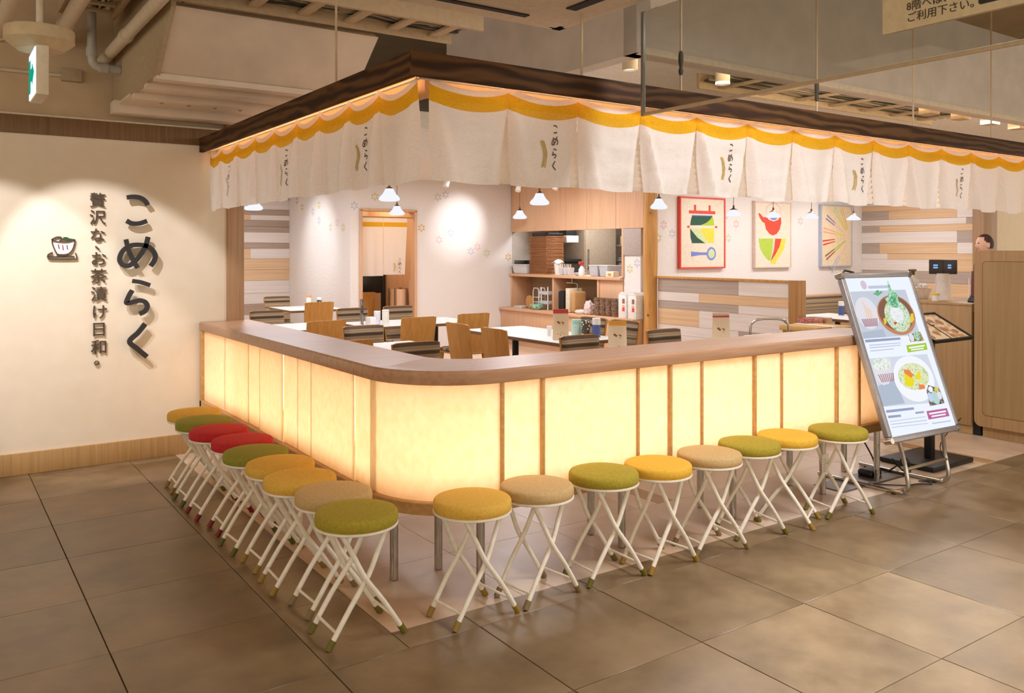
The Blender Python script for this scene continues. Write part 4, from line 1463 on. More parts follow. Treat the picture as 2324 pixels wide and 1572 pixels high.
# open compartments
t = thing('cutting_board', 'tan oval wooden board leaning in the left shelf compartment', 'board', (7.46, 10.33, .561))
M45 = Matrix.Rotation(radians(8), 4, 'Y')
MB().prism([(.085 * cos(a), .10 + .098 * sin(a)) for a in [2 * pi * k / 24 for k in range(24)]], -.012, .012, wallMX(0)).build('board', M_chair, t)
t = thing('wire_rack', 'white wire rack standing in the left shelf compartment', 'rack', (7.46, 10.17, .561))
mb = MB()
mb.tube([(0, -.07, 0), (0, -.07, .26), (0, -.05, .31), (0, .05, .31), (0, .07, .26), (0, .07, 0)], .006, 6)
mb.build('front_loop', M_white, t)
MB().tube([(.12, -.07, 0), (.12, -.07, .26), (.12, -.05, .31), (.12, .05, .31), (.12, .07, .26), (.12, .07, 0)], .006, 6).build('back_loop', M_white, t)
for z in (.10, .17):
    MB().box((-.005, -.07, z), (.125, .07, z + .006), .002).build('wire_shelf', M_white, t)
t = thing('tiered_stand', 'pale two tier plastic stand left of the shelf divider', 'stand', (7.52, 9.955, .561))
for z in (.08, .22):
    tapered_box(MB(), (0, 0, z), .14, .20, .16, .23, .05, .008).build('tier', M_plastic, t)
for sx in (-.06, .06):
    for sy in (-.08, .08):
        MB().cyl((sx, sy, 0), (sx, sy, .33), .008, n=8).build('post', M_white, t)
t = thing('green_bowl', 'turquoise patterned bowl in front of the white rack', 'bowl', (7.385, 10.04, .561))
MB().lathe([(0, .006), (.05, 0), (.06, .004), (.105, .05), (.11, .075), (.104, .075), (.06, .02), (0, .014)], (0, 0, 0), 28).build('bowl', mottled('bowl_glaze', [(0, '3f9a86'), (.35, 'd4ebe2'), (.5, '4fae98'), (.65, 'e4f2ec')], 24, .3, True), t)
MB().lathe([(.06, .06), (.095, .07), (.05, .085), (0, .09)], (0, 0, 0), 20).build('contents', plain('bowl_fill_green', '7fbf9a', .6), t)
for k in range(4):
    o = MB().box((7.36 + .004 * k, 10.42 - .006 * k, .561 + k * .008), (7.54, 10.62, .567 + k * .008), .002, 1).build('paper_bundle', M_white)
    tag(o, 'white folded papers lying at the left end of the lower shelf', 'paper', 'papers on the lower shelf')
for k in range(4):
    o = MB().box((7.38, 9.40 + k * .032, .561), (7.62, 9.425 + k * .032, .86 - .01 * (k % 2)), .003).build('menu_folder', M_black)
    tag(o, 'black menu folder in the right compartment, %s of the four' % ['rightmost, beside the booklets', 'second from the right', 'second from the left', 'leftmost'][k], 'folder', 'black folders in the shelf')
for k in range(3):
    o = MB().box((7.37, 9.26 + k * .03, .57), (7.60, 9.282 + k * .03, .90), .003).build('menu_booklet', plain('menu_paper', 'efe2c4', .7))
    tag(o, 'cream menu booklet standing between black folders and brown bag, %s' % ['rightmost', 'middle', 'leftmost'][k], 'menu', 'cream menus in the shelf')
o = MB().box((7.37, 9.15, .565), (7.60, 9.23, .86), .03, 3).build('paper_bag', plain('kraft', 'c99a62', .8))
tag(o, 'brown paper bag standing right of the cream menus', 'bag')
t = thing('wire_hook', 'steel wire hook rail above the black folders', 'rack', (7.5, 9.36, .97))
MB().tube([(0, .12, 0), (0, -.1, 0), (0, -.12, -.02), (0, -.12, -.10)], .007, 6).build('rail', M_chrome, t)
MB().cyl((0, .0, 0), (0, .0, .065), .006, n=8).build('hanger', M_chrome, t)


def crumple(c, r, m, name, label, seed):
    rnd = random.Random(seed)
    mb = MB()
    bmesh.ops.create_icosphere(mb.bm, subdivisions=3, radius=1)
    for v in mb.bm.verts:
        p = v.co
        k = 1 + .10 * sin(7 * p.x + seed) * sin(6 * p.y + 2 * seed) + .06 * sin(13 * p.z + 5 * p.x) + rnd.uniform(-.03, .03)
        v.co = Vector((p.x * r[0] * k, p.y * r[1] * k, max(p.z * r[2] * k, -r[2] * .75)))
    o = mb.build(name, m, None, angle=25)
    o.location = (c[0], c[1], c[2] + r[2] * .75)
    tag(o, label, 'bag')
    return o


crumple((7.62, 9.02, .561), (.10, .13, .075), plain('bag_white', 'f0eae8', .4), 'plastic_bag', 'white crumpled bag of napkins in the right compartment', 2)
crumple((7.385, 9.02, .561), (.07, .10, .035), plain('bag_cream', 'e6dccb', .5), 'plastic_bag', 'flat cream bag in front of the crumpled white bag', 5)
crumple((7.40, 8.865, .561), (.07, .07, .11), plain('bag_pink', 'e6d2d0', .35), 'plastic_bag', 'pinkish clear bag beside the woven baskets', 8)
M_wick = mottled('wicker', [(.3, '4e382a'), (.5, '83664f'), (.68, 'b89c84')], 90, .8)
rnd = random.Random(4)
for k, y in enumerate((8.70, 8.585, 8.47, 8.355)):
    for q in range(9):
        mb = MB()
        N = 20
        c = (7.42 + rnd.uniform(-.006, .006), y + rnd.uniform(-.006, .006), .561 + q * .0235)
        mb.lathe([(0, .002), (.036, 0), (.044, .004), (.056, .045), (.053, .048), (.042, .010), (0, .008)], c, N, .03, 10)
        o = mb.build('woven_basket', M_wick)
        tag(o, 'small brown woven basket in the %s nested stack on the lower ledge' % ['leftmost', 'second', 'third', 'rightmost'][k], 'basket', 'nested baskets, %s stack' % ['leftmost', 'second', 'third', 'rightmost'][k])
for k, y in enumerate((8.10, 7.92)):
    t = thing('gift_box', ['left', 'right'][k] + ' white takeaway carton with red print beside the log post', 'box', (7.42, y + .02, .561), 0, 'white cartons by the log post')
    MB().box((-.09, -.075, 0), (.09, .075, .30), .002).build('carton', M_white, t)
    mb = MB()
    mb.prism([(-.074, .30), (.074, .30), (.03, .335), (-.03, .335)], -.092, .092, Matrix(((0, 0, 1, 0), (1, 0, 0, 0), (0, 1, 0, 0), (0, 0, 0, 1))))
    mb.build('lid', M_white, t)
    MB().box((-.0915, -.045, .19), (-.090, -.0, .25), .0004, 1).build('print', plain('print_brown', '9a6a50', .7), t)
    MB().box((-.0915, -.045, .09), (-.090, .0, .14), .0004, 1).build('print', plain('print_red', 'e0503a', .7), t)
    MB().box((-.0915, -.045, .14), (-.090, .0, .17), .0004, 1).build('print', plain('print_orange', 'f0b090', .7), t)

# log post and planked partition
t = thing('log_post', 'round knotty pine log post at the corner of the kitchen front', 'post', (7.50, 7.78, 0))
mb = MB()
mb.grid(lambda u, v: Vector((7.49 + (.088 + .004 * sin(9 * v + 2) + .003 * sin(3 * 2 * pi * u + 7 * v)) * cos(2 * pi * u), 7.775 + (.088 + .004 * sin(9 * v + 2)) * sin(2 * pi * u), .002 + 2.45 * v)), 24, 24)
mb.build('log', M_log, t, True, angle=70)
for (a, z) in ((3.6, .62), (3.2, 1.3), (3.9, 1.9)):
    MB().lathe([(0, 0), (.012, .002), (.016, 0)], (7.49 + .088 * cos(a), 7.775 + .088 * sin(a), z), 10, M=Matrix.Rotation(radians(-90), 4, 'Y')).build('knot', plain('knot', '6b4522', .7), t, True)
t = thing('plank_partition', 'low partition of mixed planks between log post and square oak post', 'partition', (7.53, 6.7, 0))
MB().box((7.50, 5.70, 1.085), (7.62, 7.70, 1.11), .003).build('cap', M_log, t, True)
MB().box((7.49, 5.58, 0.002), (7.63, 5.70, 1.112), .004).build('end_post', wood('post_oak', '96692f', 'b5854a', 'z', .5, 40, 2), t, True)
MB().box((7.545, 5.70, 0.002), (7.62, 7.68, 1.085)).build('core', M_pale_y, t, True)
PP = [(1.085, .92, [(7.68, 6.40, 'T'), (6.40, 5.70, 'P')]), (.92, .81, [(7.68, 6.99, 'P'), (6.99, 5.70, 'O')]), (.81, .715, [(7.68, 6.40, 'T'), (6.40, 5.70, 'P')]),
      (.715, .517, [(7.68, 6.99, 'O'), (6.99, 5.70, 'P')]), (.517, .40, [(7.68, 6.40, 'P'), (6.40, 5.70, 'T')]), (.40, .2, [(7.68, 6.8, 'P'), (6.8, 5.70, 'P')]), (.2, .003, [(7.68, 5.70, 'T')])]
for k, (z1, z0, segs) in enumerate(PP):
    for a, b, c in segs:
        MB().box((7.527 - .003 * (k % 2), b + .001, z0 + .001), (7.546, a - .001, z1 - .001), .001, 1).build('plank', {'T': M_taupe_y, 'P': M_pale_y, 'O': M_tan_y}[c], t, True)

# ------------------------------------------------------------------ pictures
def circ(cx, cz, rx, rz, n=28, a0=0, a1=2 * pi):
    return [(cx + rx * cos(a0 + (a1 - a0) * k / n), cz + rz * sin(a0 + (a1 - a0) * k / n)) for k in range(n)]


PC = lambda k, c: plain('print_' + k, c, .8)
Mp = wallM(7.85)


def picture(label, x0, x1, z0, z1, frame, shapes, ground='f1e2cc'):
    t = thing('framed_picture', label, 'picture', ((x0 + x1) / 2, 7.85, z0), 0, 'framed prints on the white wall')
    MB().box((x0 + .005, 7.806, z0 + .005), (x1 - .005, 7.845, z1 - .005)).build('canvas', plain('canvas' + ground, ground, .8), t, True)
    w = .022
    for a, b in (((x0, 7.796, z0), (x1, 7.848, z0 + w)), ((x0, 7.796, z1 - w), (x1, 7.848, z1)), ((x0, 7.796, z0 + w), (x0 + w, 7.848, z1 - w)), ((x1 - w, 7.796, z0 + w), (x1, 7.848, z1 - w))):
        MB().box(a, b, .002, 1).build('frame_side', frame, t, True)
    for k, (poly, m) in enumerate(shapes):
        MB().prism(poly, .0441, .0446 + .0002 * k, Mp).build('print_shape', m, t, True)


RED, GRN, LIME, YEL, PALE, BLUE, ORG = PC('red', 'ec5a4e'), PC('green', '2f5a46'), PC('lime', 'b4d02a'), PC('yellow', 'f4dc4e'), PC('pale', 'd3dfa8'), PC('blue', '7d8fd8'), PC('orange', 'f09038')
ring = [(circ(8.64, 1.388, .088, .088), BLUE), (circ(8.64, 1.388, .062, .062), PALE)]
picture('red framed print of a rice pot and a ladle, nearest the log post', 8.043, 8.913, 1.19, 2.137, plain('frame_red', 'e8503f', .5), [
    ([(8.213, 1.958), (8.718, 1.958), (8.718, 1.916), (8.213, 1.916)], RED), ([(8.306, 2.033), (8.349, 2.033), (8.349, 1.958), (8.306, 1.958)], RED), ([(8.586, 2.034), (8.628, 2.034), (8.628, 1.958), (8.586, 1.958)], RED),
    ([(8.270, 1.898), (8.662, 1.900), (8.662, 1.886), (8.270, 1.886)], BLUE),
    ([(8.270, 1.886), (8.662, 1.890), (8.611, 1.838), (8.535, 1.796), (8.435, 1.765), (8.237, 1.762), (8.246, 1.82)], GRN), ([(8.662, 1.886), (8.685, 1.83), (8.696, 1.767), (8.435, 1.763), (8.535, 1.794), (8.611, 1.836)], LIME),
    ([(8.181, 1.755), (8.224, 1.756), (8.224, 1.727), (8.181, 1.726)], RED), ([(8.710, 1.760), (8.756, 1.761), (8.756, 1.731), (8.710, 1.732)], RED),
    ([(8.418, 1.724), (8.696, 1.729), (8.697, 1.62), (8.688, 1.532), (8.586, 1.534), (8.502, 1.604)], YEL), ([(8.237, 1.722), (8.418, 1.724), (8.502, 1.604), (8.586, 1.534), (8.519, 1.528), (8.369, 1.602)], PALE),
    ([(8.234, 1.716), (8.369, 1.600), (8.519, 1.528), (8.270, 1.527), (8.245, 1.6)], GRN), ([(8.254, 1.417), (8.418, 1.406), (8.57, 1.405), (8.57, 1.371), (8.418, 1.371), (8.254, 1.351)], BLUE)] + ring)
picture('pale framed print of a red kettle above a bowl, in the middle', 9.521, 10.327, 1.185, 2.13, plain('frame_pale', 'e9cfc0', .5), [
    (circ(9.93, 1.99, .17, .12), plain('print_handle', 'e7c7c4', .8)), (circ(9.93, 1.985, .155, .105), plain('canvasf1e2cc', 'f1e2cc')),
    ([(9.594, 1.957), (9.635, 1.952), (9.710, 1.898), (9.776, 1.912), (9.786, 1.814), (9.691, 1.830), (9.635, 1.884)], RED),
    ([(9.729, 1.862), (9.776, 1.919), (9.82, 1.87), (9.93, 1.845), (10.03, 1.87), (10.07, 1.915), (10.094, 1.901), (10.102, 1.832), (10.064, 1.731), (9.996, 1.667), (9.915, 1.644), (9.843, 1.666), (9.767, 1.727), (9.733, 1.813)], RED),
    (circ(9.93, 1.90, .075, .035), BLUE),
    ([(9.603, 1.599), (9.910, 1.602), (9.910, 1.504), (9.862, 1.293), (9.814, 1.291), (9.710, 1.368), (9.635, 1.466)], PC('leaf', 'b9d34e')), ([(9.910, 1.602), (9.958, 1.602), (9.939, 1.467), (9.862, 1.291), (9.904, 1.467)], PALE),
    ([(9.967, 1.602), (10.103, 1.599), (10.064, 1.493), (9.977, 1.380), (9.862, 1.274), (9.939, 1.442)], RED), ([(10.103, 1.599), (10.208, 1.600), (10.152, 1.442), (9.987, 1.280), (9.977, 1.242), (9.862, 1.243), (9.862, 1.268), (9.987, 1.380), (10.070, 1.493)], YEL)])
CXX, CZZ = 11.75, 1.64


def stick(a, r0, r1, r2, c1, c2, w=.022):
    out = []
    a = radians(a)
    d = Vector((cos(a), sin(a)))
    n = Vector((-sin(a), cos(a)))
    for s in (-1, 1):
        for (ra, rb, m) in ((r0, r1, c1), (r1, r2, c2)):
            wa, wb = w * ra / r0, w * rb / r0
            p = [d * ra + n * (s * wa * .95 + wa * .42), d * ra + n * (s * wa * .95 - wa * .42), d * rb + n * (s * wb * .95 - wb * .42), d * rb + n * (s * wb * .95 + wb * .42)]
            out.append(([(CXX + v.x, CZZ + v.y) for v in p], m))
    return out


sh3 = []
for a, r0, r1, r2, c1, c2 in [(153, .66, .42, .14, PC('violet', '8a7fb4'), PC('rose', 'eccfc8')), (171, .67, .38, .12, ORG, YEL), (188, .68, .38, .12, RED, PC('cream', 'eee0a8')), (208, .68, .44, .12, PC('brown', '5a4636'), PC('lime2', 'b4c83c')),
                               (228, .66, .40, .16, PC('greyblue', 'c2c6d0'), PC('rose', 'eccfc8')), (132, .60, .35, .13, PC('pale', 'd3dfa8'), YEL), (116, .48, .30, .14, PC('sand', 'e8cf9c'), PC('sand', 'e8cf9c'))]:
    sh3 += stick(a, r0, r1, r2, c1, c2, .030)
picture('blue edged print of fanned chopsticks, beside the right plank wall', 11.03, 11.81, 1.185, 2.13, plain('frame_blue', 'b9bfd0', .5), sh3, 'f0d9b4')

# ------------------------------------------------------------------ doorway
d1 = struct(MB().box((4.945, 10.87, 0), (4.985, 11.06, 2.0), .003).build('door_1', M_oak))
MB().box((5.80, 10.87, 0), (5.84, 11.06, 2.0), .003).build('door_jamb', M_oak, d1)
MB().box((4.945, 10.87, 1.985), (5.84, 11.06, 2.022), .003).build('door_head', M_oak, d1)


def door_noren():
    t = thing('door_curtain', 'cream split curtain with a yellow band hanging in the back doorway', 'curtain', (5.33, 10.95, 1.94))
    for k, (a, b, zb) in enumerate(((4.99, 5.335, 1.07), (5.345, 5.72, 1.085))):
        mb = MB()
        NU = 10
        fr = [0, .08, .16, .3, .45, .6, .8, 1]

        def S(s, f):
            z = 1.90 + (zb - 1.90) * f
            x = a + (b - a) * s - (.05 * f * s if k else 0)
            return Vector((x, 10.95 + .02 * sin(3 * pi * s + k) * f, z))
        V = [[mb.bm.verts.new(S(i / NU, f)) for f in fr] for i in range(NU + 1)]
        for i in range(NU):
            for j in range(len(fr) - 1):
                q = mb.bm.faces.new((V[i][j], V[i + 1][j], V[i + 1][j + 1], V[i][j + 1]))
                q.material_index = 1 if j == 1 else 0
        pn = mb.build('curtain_panel', [M_noren, M_noreny], t, True, fix=False)
        if k:
            mb = MB()
            for key, sts in STROKES.items():
                for pts, wd in sts:
                    pp = [(5.585 + (x - CX) * .20, 1.21 + (z - CZ) * .19) for x, z in pts]
                    L, R = ribbon(pp, wd * .22, 3)
                    rows = [(mb.bm.verts.new((l.x, 10.922, l.y)), mb.bm.verts.new((r.x, 10.922, r.y))) for l, r in zip(L, R)]
                    for A, B in zip(rows[:-1], rows[1:]):
                        mb.bm.faces.new((A[0], A[1], B[1], B[0]))
            mb.build('lettering', M_brownink, pn, fix=False)
            mb = MB()
            for c in range(2):
                for g in range(7):
                    mb.bm.faces.new([mb.bm.verts.new((5.49 + .014 * c + .012 * sin(g * .5) + .005 * cos(q), 10.922, 1.14 + g * .017 + .009 * sin(q))) for q in [2 * pi * i / 7 for i in range(7)]])
            mb.build('rice_ear', M_gold, pn, fix=False)
    MB().cyl((4.985, 10.95, 1.905), (5.80, 10.95, 1.905), .009).build('rod', M_chair, t, True)


door_noren()
t = thing('flat_screen', 'black panel seen under the doorway curtain', 'screen', (5.58, 11.9, 0))
MB().box((5.36, 11.86, .78), (5.80, 11.9, 1.10), .006).build('panel', plain('screen_black', '15231f', .3), t, True)
MB().box((5.76, 11.85, .002), (5.81, 11.91, 1.12), .004).build('stand', M_black, t, True)
t = thing('storage_crate', 'light wood crate standing in the corridor doorway', 'crate', (5.69, 11.2, 0))
for (x, y) in ((5.60, 11.10), (5.785, 11.10), (5.60, 11.30), (5.785, 11.30)):
    MB().box((x - .014, y - .014, .002), (x + .014, y + .014, .88), .002).build('post', M_edge, t, True)
MB().box((5.61, 11.105, .1), (5.78, 11.295, .86), .004).build('side', M_oak, t, True)

# ------------------------------------------------------------------ chairs and tables
def make_chair():
    """local: sits facing -Y, back rest at +Y"""
    t = thing('dining_chair', '', 'chair')
    W = .18
    # bent ply back
    def B(u, v):
        x = (-W + 2 * W * u) * (.93 + .09 * v)
        z = .40 + .41 * v
        y = .165 + .055 * v + .022 * (2 * u - 1) ** 2 * -1
        return Vector((x, y, z))
    mb = MB()
    NU, NV = 8, 6
    F = [[B(i / NU, j / NV) for j in range(NV + 1)] for i in range(NU + 1)]
    # round the top corners
    for i in (0, NU):
        F[i][NV].z -= .008
        F[i][NV].x *= .985
    V0 = [[mb.bm.verts.new(F[i][j]) for j in range(NV + 1)] for i in range(NU + 1)]
    V1 = [[mb.bm.verts.new(F[i][j] + Vector((0, .016, 0))) for j in range(NV + 1)] for i in range(NU + 1)]
    for i in range(NU):
        for j in range(NV):
            mb.bm.faces.new((V0[i][j], V0[i][j + 1], V0[i + 1][j + 1], V0[i + 1][j]))
            mb.bm.faces.new((V1[i][j], V1[i + 1][j], V1[i + 1][j + 1], V1[i][j + 1]))
    for i in range(NU):
        mb.bm.faces.new((V0[i][NV], V1[i][NV], V1[i + 1][NV], V0[i + 1][NV]))
        mb.bm.faces.new((V0[i][0], V0[i + 1][0], V1[i + 1][0], V1[i][0]))
    for j in range(NV):
        mb.bm.faces.new((V0[0][j], V1[0][j], V1[0][j + 1], V0[0][j + 1]))
        mb.bm.faces.new((V0[NU][j], V0[NU][j + 1], V1[NU][j + 1], V1[NU][j]))
    mb.build('back_panel', M_chair, t)
    # upholstered front of the back
    mb = MB()
    def C(u, v):
        p = B(.02 + .96 * u, .14 + .85 * v)
        e = min(u, 1 - u, v, 1 - v)
        p.y -= .003 + .026 * min(1, e / .12) ** .5
        if v > .9 and (u < .08 or u > .92):
            p.z -= .006
        return p
    mb.grid(C, 12, 10)
    mb.build('back_cushion', M_stripe_z, t)
    MB().box((-.185, -.20, .405), (.185, .185, .42), .006).build('seat', M_chair, t)
    MB().box((-.18, -.205, .42), (.18, .165, .455), .014, 3).build('seat_cushion', M_stripe_y, t)
    for sx in (-1, 1):
        MB().cyl((sx * .15, -.15, .41), (sx * .18, -.19, .003), .019, .013, 12).build('leg', M_chair, t)
        MB().cyl((sx * .15, .14, .41), (sx * .18, .20, .003), .019, .013, 12).build('leg', M_chair, t)
    return t


def place_back(bx, by, face):
    """location for a chair whose back top centre is at bx, by"""
    d = .22
    return {'S': (bx, by - d, 0), 'N': (bx, by + d, 180), 'W': (bx - d, by, -90), 'E': (bx + d, by, 90)}[face]


CH = [(5.36, 11.62, 'N', 'oak chair back in the corridor seen through the doorway', 'corr'),
      (3.90, 11.28, 'S', 'striped chair at the far back, against the alcove plank wall', 'far'),
      (3.88, 9.68, 'N', 'oak backed chair at the far alcove table, back to the camera', 'far'),
      (2.88, 8.64, 'S', 'striped chair just right of the sign wall end post', 'b'),
      (2.66, 9.55, 'N', 'bright oak chair back beside the sign wall end post', 'b'),
      (2.89, 7.04, 'N', 'oak chair back over the left counter, in front of a small white table', 'b'),
      (2.95, 6.44, 'S', 'dark striped chair just over the left counter', 'f'),
      (3.76, 8.49, 'S', 'striped chair behind the long white table, left one', 'c'),
      (4.33, 8.53, 'S', 'striped chair behind the long white table, in front of the doorway', 'c'),
      (3.76, 6.95, 'N', 'oak chair back at the front of the long white table, left one', 'c'),
      (4.43, 7.06, 'N', 'oak chair back at the right end of the long white table', 'c'),
      (3.69, 6.18, 'E', 'oak chair seen edge on, left side of the lengthwise table, farther one', 'd'),
      (3.69, 5.62, 'E', 'oak chair left of the lengthwise table, nearer one', 'd'),
      (5.08, 6.00, 'W', 'striped chair behind the tea canisters', 'd'),
      (5.09, 5.58, 'W', 'striped chair right of the blue canister', 'd'),
      (2.70, 5.06, 'S', 'striped chair right behind the inner corner of the counter', 'f'),
      (2.38, 5.40, 'N', 'dark oak chair back left of the near striped chair', 'f'),
      (3.90, 4.80, 'S', 'striped chair behind the orange topped table card', 'g'),
      (4.75, 4.80, 'S', 'striped chair left of the red topped card by the partition', 'g')]
chair0 = make_chair()
M_dk = None
for k, (bx, by, fc, lab, _) in enumerate(CH):
    x, y, a = place_back(bx, by, fc)
    if k == 0:
        chair0.location = (x, y, 0)
        chair0.rotation_euler = (0, 0, radians(a))
        chair0['label'] = lab
        chair0['group'] = 'dining chairs'
    else:
        dup_at(chair0, (x, y, 0), radians(a), lab, 'dining chairs')


def table(label, x0, x1, y0, y1):
    t = thing('dining_table', label, 'table', ((x0 + x1) / 2, (y0 + y1) / 2, 0), 0, 'white topped dining tables')
    MB().box((x0, y0, .670), (x1, y1, .696), .002, 1).build('table_edge', M_edge, t, True)
    MB().box((x0 + .001, y0 + .001, .696), (x1 - .001, y1 - .001, .700), .001, 1).build('table_top', M_white, t, True)
    cx, cy_ = (x0 + x1) / 2, (y0 + y1) / 2
    MB().cyl((cx, cy_, .02), (cx, cy_, .67), .03, n=16).build('column', M_black, t, True)
    MB().lathe([(0, .003), (.2, .003), (.2, .012), (.05, .03), (0, .03)], (cx, cy_, 0), 28).build('base', M_black, t, True)
    return t


table('white table in the far alcove', 3.62, 4.32, 9.95, 10.75)
table('white table behind the left counter, beside an oak chair', 2.74, 3.26, 7.45, 8.20)
table('left half of the long white table', 3.42, 4.035, 7.36, 8.04)
table('right half of the long white table', 4.04, 4.66, 7.36, 8.04)
table('far half of the lengthwise white table by the kitchen front', 4.07, 4.74, 5.96, 6.68)
table('near half of the lengthwise white table with tea canisters', 4.07, 4.74, 5.24, 5.955)
table('white table tucked behind the inner counter corner', 2.45, 3.20, 5.55, 6.08)
table('white table behind the orange topped card', 3.62, 4.20, 4.02, 4.62)
table('white table with papers behind the right counter', 4.42, 5.05, 3.98, 4.62)
table('white table in the bay beyond the partition', 7.95, 8.65, 5.30, 6.02)

# bench seats
t = thing('bench_seat', 'striped bench seat along the picture wall beyond the partition', 'bench', (10.3, 7.55, 0))
MB().box((8.3, 7.62, .40), (12.1, 7.80, .74), .02, 3).build('back_cushion', M_stripe_z, t, True)
MB().box((8.3, 7.20, .30), (12.1, 7.63, .45), .02, 3).build('seat_cushion', M_stripe_y, t, True)
MB().box((8.3, 7.25, .003), (12.1, 7.80, .30), .004).build('base', M_oak_x, t, True)
MB().box((8.3, 7.74, .74), (12.1, 7.84, .775), .004).build('cap_rail', M_oak_x, t, True)
t = thing('box_stack', 'red patterned box standing beside a wooden box near the partition post', 'box', (7.50, 5.28, 0))
M_redpat = mottled('red_pattern', [(0, '9c4a44'), (.4, 'd6a898'), (.55, 'a4433c')], 45, .8, True)
bpy.data.objects.remove(t)
t = thing('booth_end', 'low oak booth end with a red patterned cushion beyond the partition post', 'booth', (7.54, 5.4, 0))
MB().box((7.575, 5.30, .003), (7.68, 5.52, .735), .004).build('end_panel', M_part, t, True)
MB().box((7.41, 5.32, .40), (7.57, 5.54, .73), .02, 3).build('cushion', M_redpat, t, True)
MB().box((7.40, 5.28, .003), (7.573, 5.54, .40), .004).build('seat_box', M_part, t, True)


# condiments and cards
def canister(label, x, y, r, h, m_body, m_lid, lid_h=.03, z=.7005):
    t = thing('canister', label, 'canister', (x, y, z), 0, 'table condiments')
    MB().lathe([(0, 0), (r, 0), (r, h), (r * .94, h + .004), (0, h + .004)], (0, 0, 0), 22).build('body', m_body, t)
    MB().lathe([(r * .0, h + .004), (r * 1.02, h + .004), (r * 1.02, h + lid_h), (r * .9, h + lid_h + .004), (0, h + lid_h + .004)], (0, 0, 0), 22).build('lid', m_lid, t)
    return t


M_mint = mottled('mint_check', [(0, '8fc0b2'), (.5, 'b9dace')], 60, .5)
M_dot = mottled('dotted_brown', [(0, 'e9e0d0'), (.32, '4a4030')], 42, .5, True)
M_bluec = plain('blue_canister', '4b5d98', .4)
M_blueprint = mottled('blue_print', [(0, '5a6aa8'), (.45, 'dcd6e2')], 55, .5)
M_teacup = mottled('olive_print', [(0, '7a6a3a'), (.4, 'e6e2d2')], 40, .5)
canister('mint checked tea canister on the lengthwise table', 4.55, 5.62, .042, .105, M_mint, plain('mint_lid', 'a9d3c6', .4))
canister('white dotted brown canister between mint and blue ones', 4.58, 5.53, .036, .105, M_dot, M_dot)
canister('blue canister with white lid on the lengthwise table', 4.62, 5.44, .034, .10, M_bluec, M_white, .055)
canister('violet printed canister on the long white table', 3.60, 7.52, .032, .105, M_blueprint, M_white)
canister('white canister with olive print on the long white table', 3.66, 7.46, .034, .135, M_teacup, M_white, .012)
canister('small white pot behind the red topped table card', 4.36, 5.75, .02, .06, M_white, M_white, .02)
canister('blue canister with white lid in the bay beyond the partition', 8.50, 5.75, .032, .10, M_bluec, M_white, .05)
canister('red flowered canister beside the blue one in the bay', 8.58, 5.70, .032, .13, M_redpat, M_redpat, .01)
canister('small printed canister on the far alcove table', 3.98, 10.3, .03, .13, M_teacup, plain('lid_orange', 'e0a070', .5))
canister('small brown dotted canister on the far alcove table', 4.16, 10.4, .03, .09, M_dot, M_white)
o = MB().box((3.52, 7.50, .7005), (3.60, 7.62, .78), .006).build('napkin_box', M_white)
tag(o, 'white napkin box left of the printed canisters', 'napkin box')
o = MB().box((3.497, 7.62, .7005), (3.503, 7.70, .95), .001).build('acrylic_divider', glass_mat('clear_acrylic', 'eceff2', .1))
tag(o, 'thin clear acrylic divider standing on the long white table', 'divider')


M_cardpaper = cloth_mat('card_paper', 'f8ecd8', 'f3e5ce', 0.5)


def card(label, x, y, a, h=.24, w=.125, top='c23a30', z=.7005):
    t = thing('table_card', label, 'card', (x, y, z), radians(a), 'menu cards standing on tables')
    for s in (-1, 1):
        Mr = Matrix.Translation((0, s * .028, 0)) @ Matrix.Rotation(radians(s * 6.5), 4, 'X')
        MB().box((-w / 2, -.0012, 0), (w / 2, .0012, h), .0004, 1, Mr).build('sheet', M_cardpaper, t)
    Mr = Matrix.Translation((0, -.028, 0)) @ Matrix.Rotation(radians(-6.5), 4, 'X')
    MB().box((-w / 2 + .001, -.0022, h - .035), (w / 2 - .001, -.0012, h - .001), .0003, 1, Mr).build('header', plain('card_top' + top, top, .6), t)
    mb = MB()
    for (x0, z0, r) in ((-.022, h * .58, .010), (-.012, h * .55, .009), (.012, h * .57, .006), (.020, h * .55, .007), (.016, h * .49, .004), (-.028, h * .2, .004), (-.006, h * .17, .005), (.006, h * .24, .004), (.026, h * .2, .004), (.016, h * .12, .003)):
        mb.prism([(x0 + r * cos(q), z0 + r * .8 * sin(q)) for q in [2 * pi * i / 9 for i in range(9)]], .0013, .002, Mr @ Matrix.Rotation(radians(90), 4, 'X'))
    mb.build('print', plain('card_print', '8c5a30', .7), t)
    return t


card('menu card with a dark red header on the lengthwise white table', 4.24, 5.44, -30, .25, .125)
card('menu card with an orange header just over the right counter', 3.98, 4.46, -30, .235, .125, 'e09a28')
card('menu card with a bright red header near the partition', 4.75, 4.20, -30, .275, .125)
for k, (x, y, w, d, lab, m) in enumerate([(4.55, 4.48, .30, .10, 'white menu sheet lying on the table behind the right counter', M_white), (4.74, 4.50, .10, .05, 'blue folded napkin lying on the white menu sheets', M_bluec), (4.90, 4.52, .18, .09, 'white tray of chopsticks at the right of the table behind the counter', M_white)]):
    o = MB().box((x - w / 2, y - d / 2, .7005 + .012 * k), (x + w / 2, y + d / 2, .712 + .012 * k), .003).build(['menu_sheet', 'napkin', 'chopstick_tray'][k], m)
    tag(o, lab, ['paper', 'napkin', 'tray'][k])
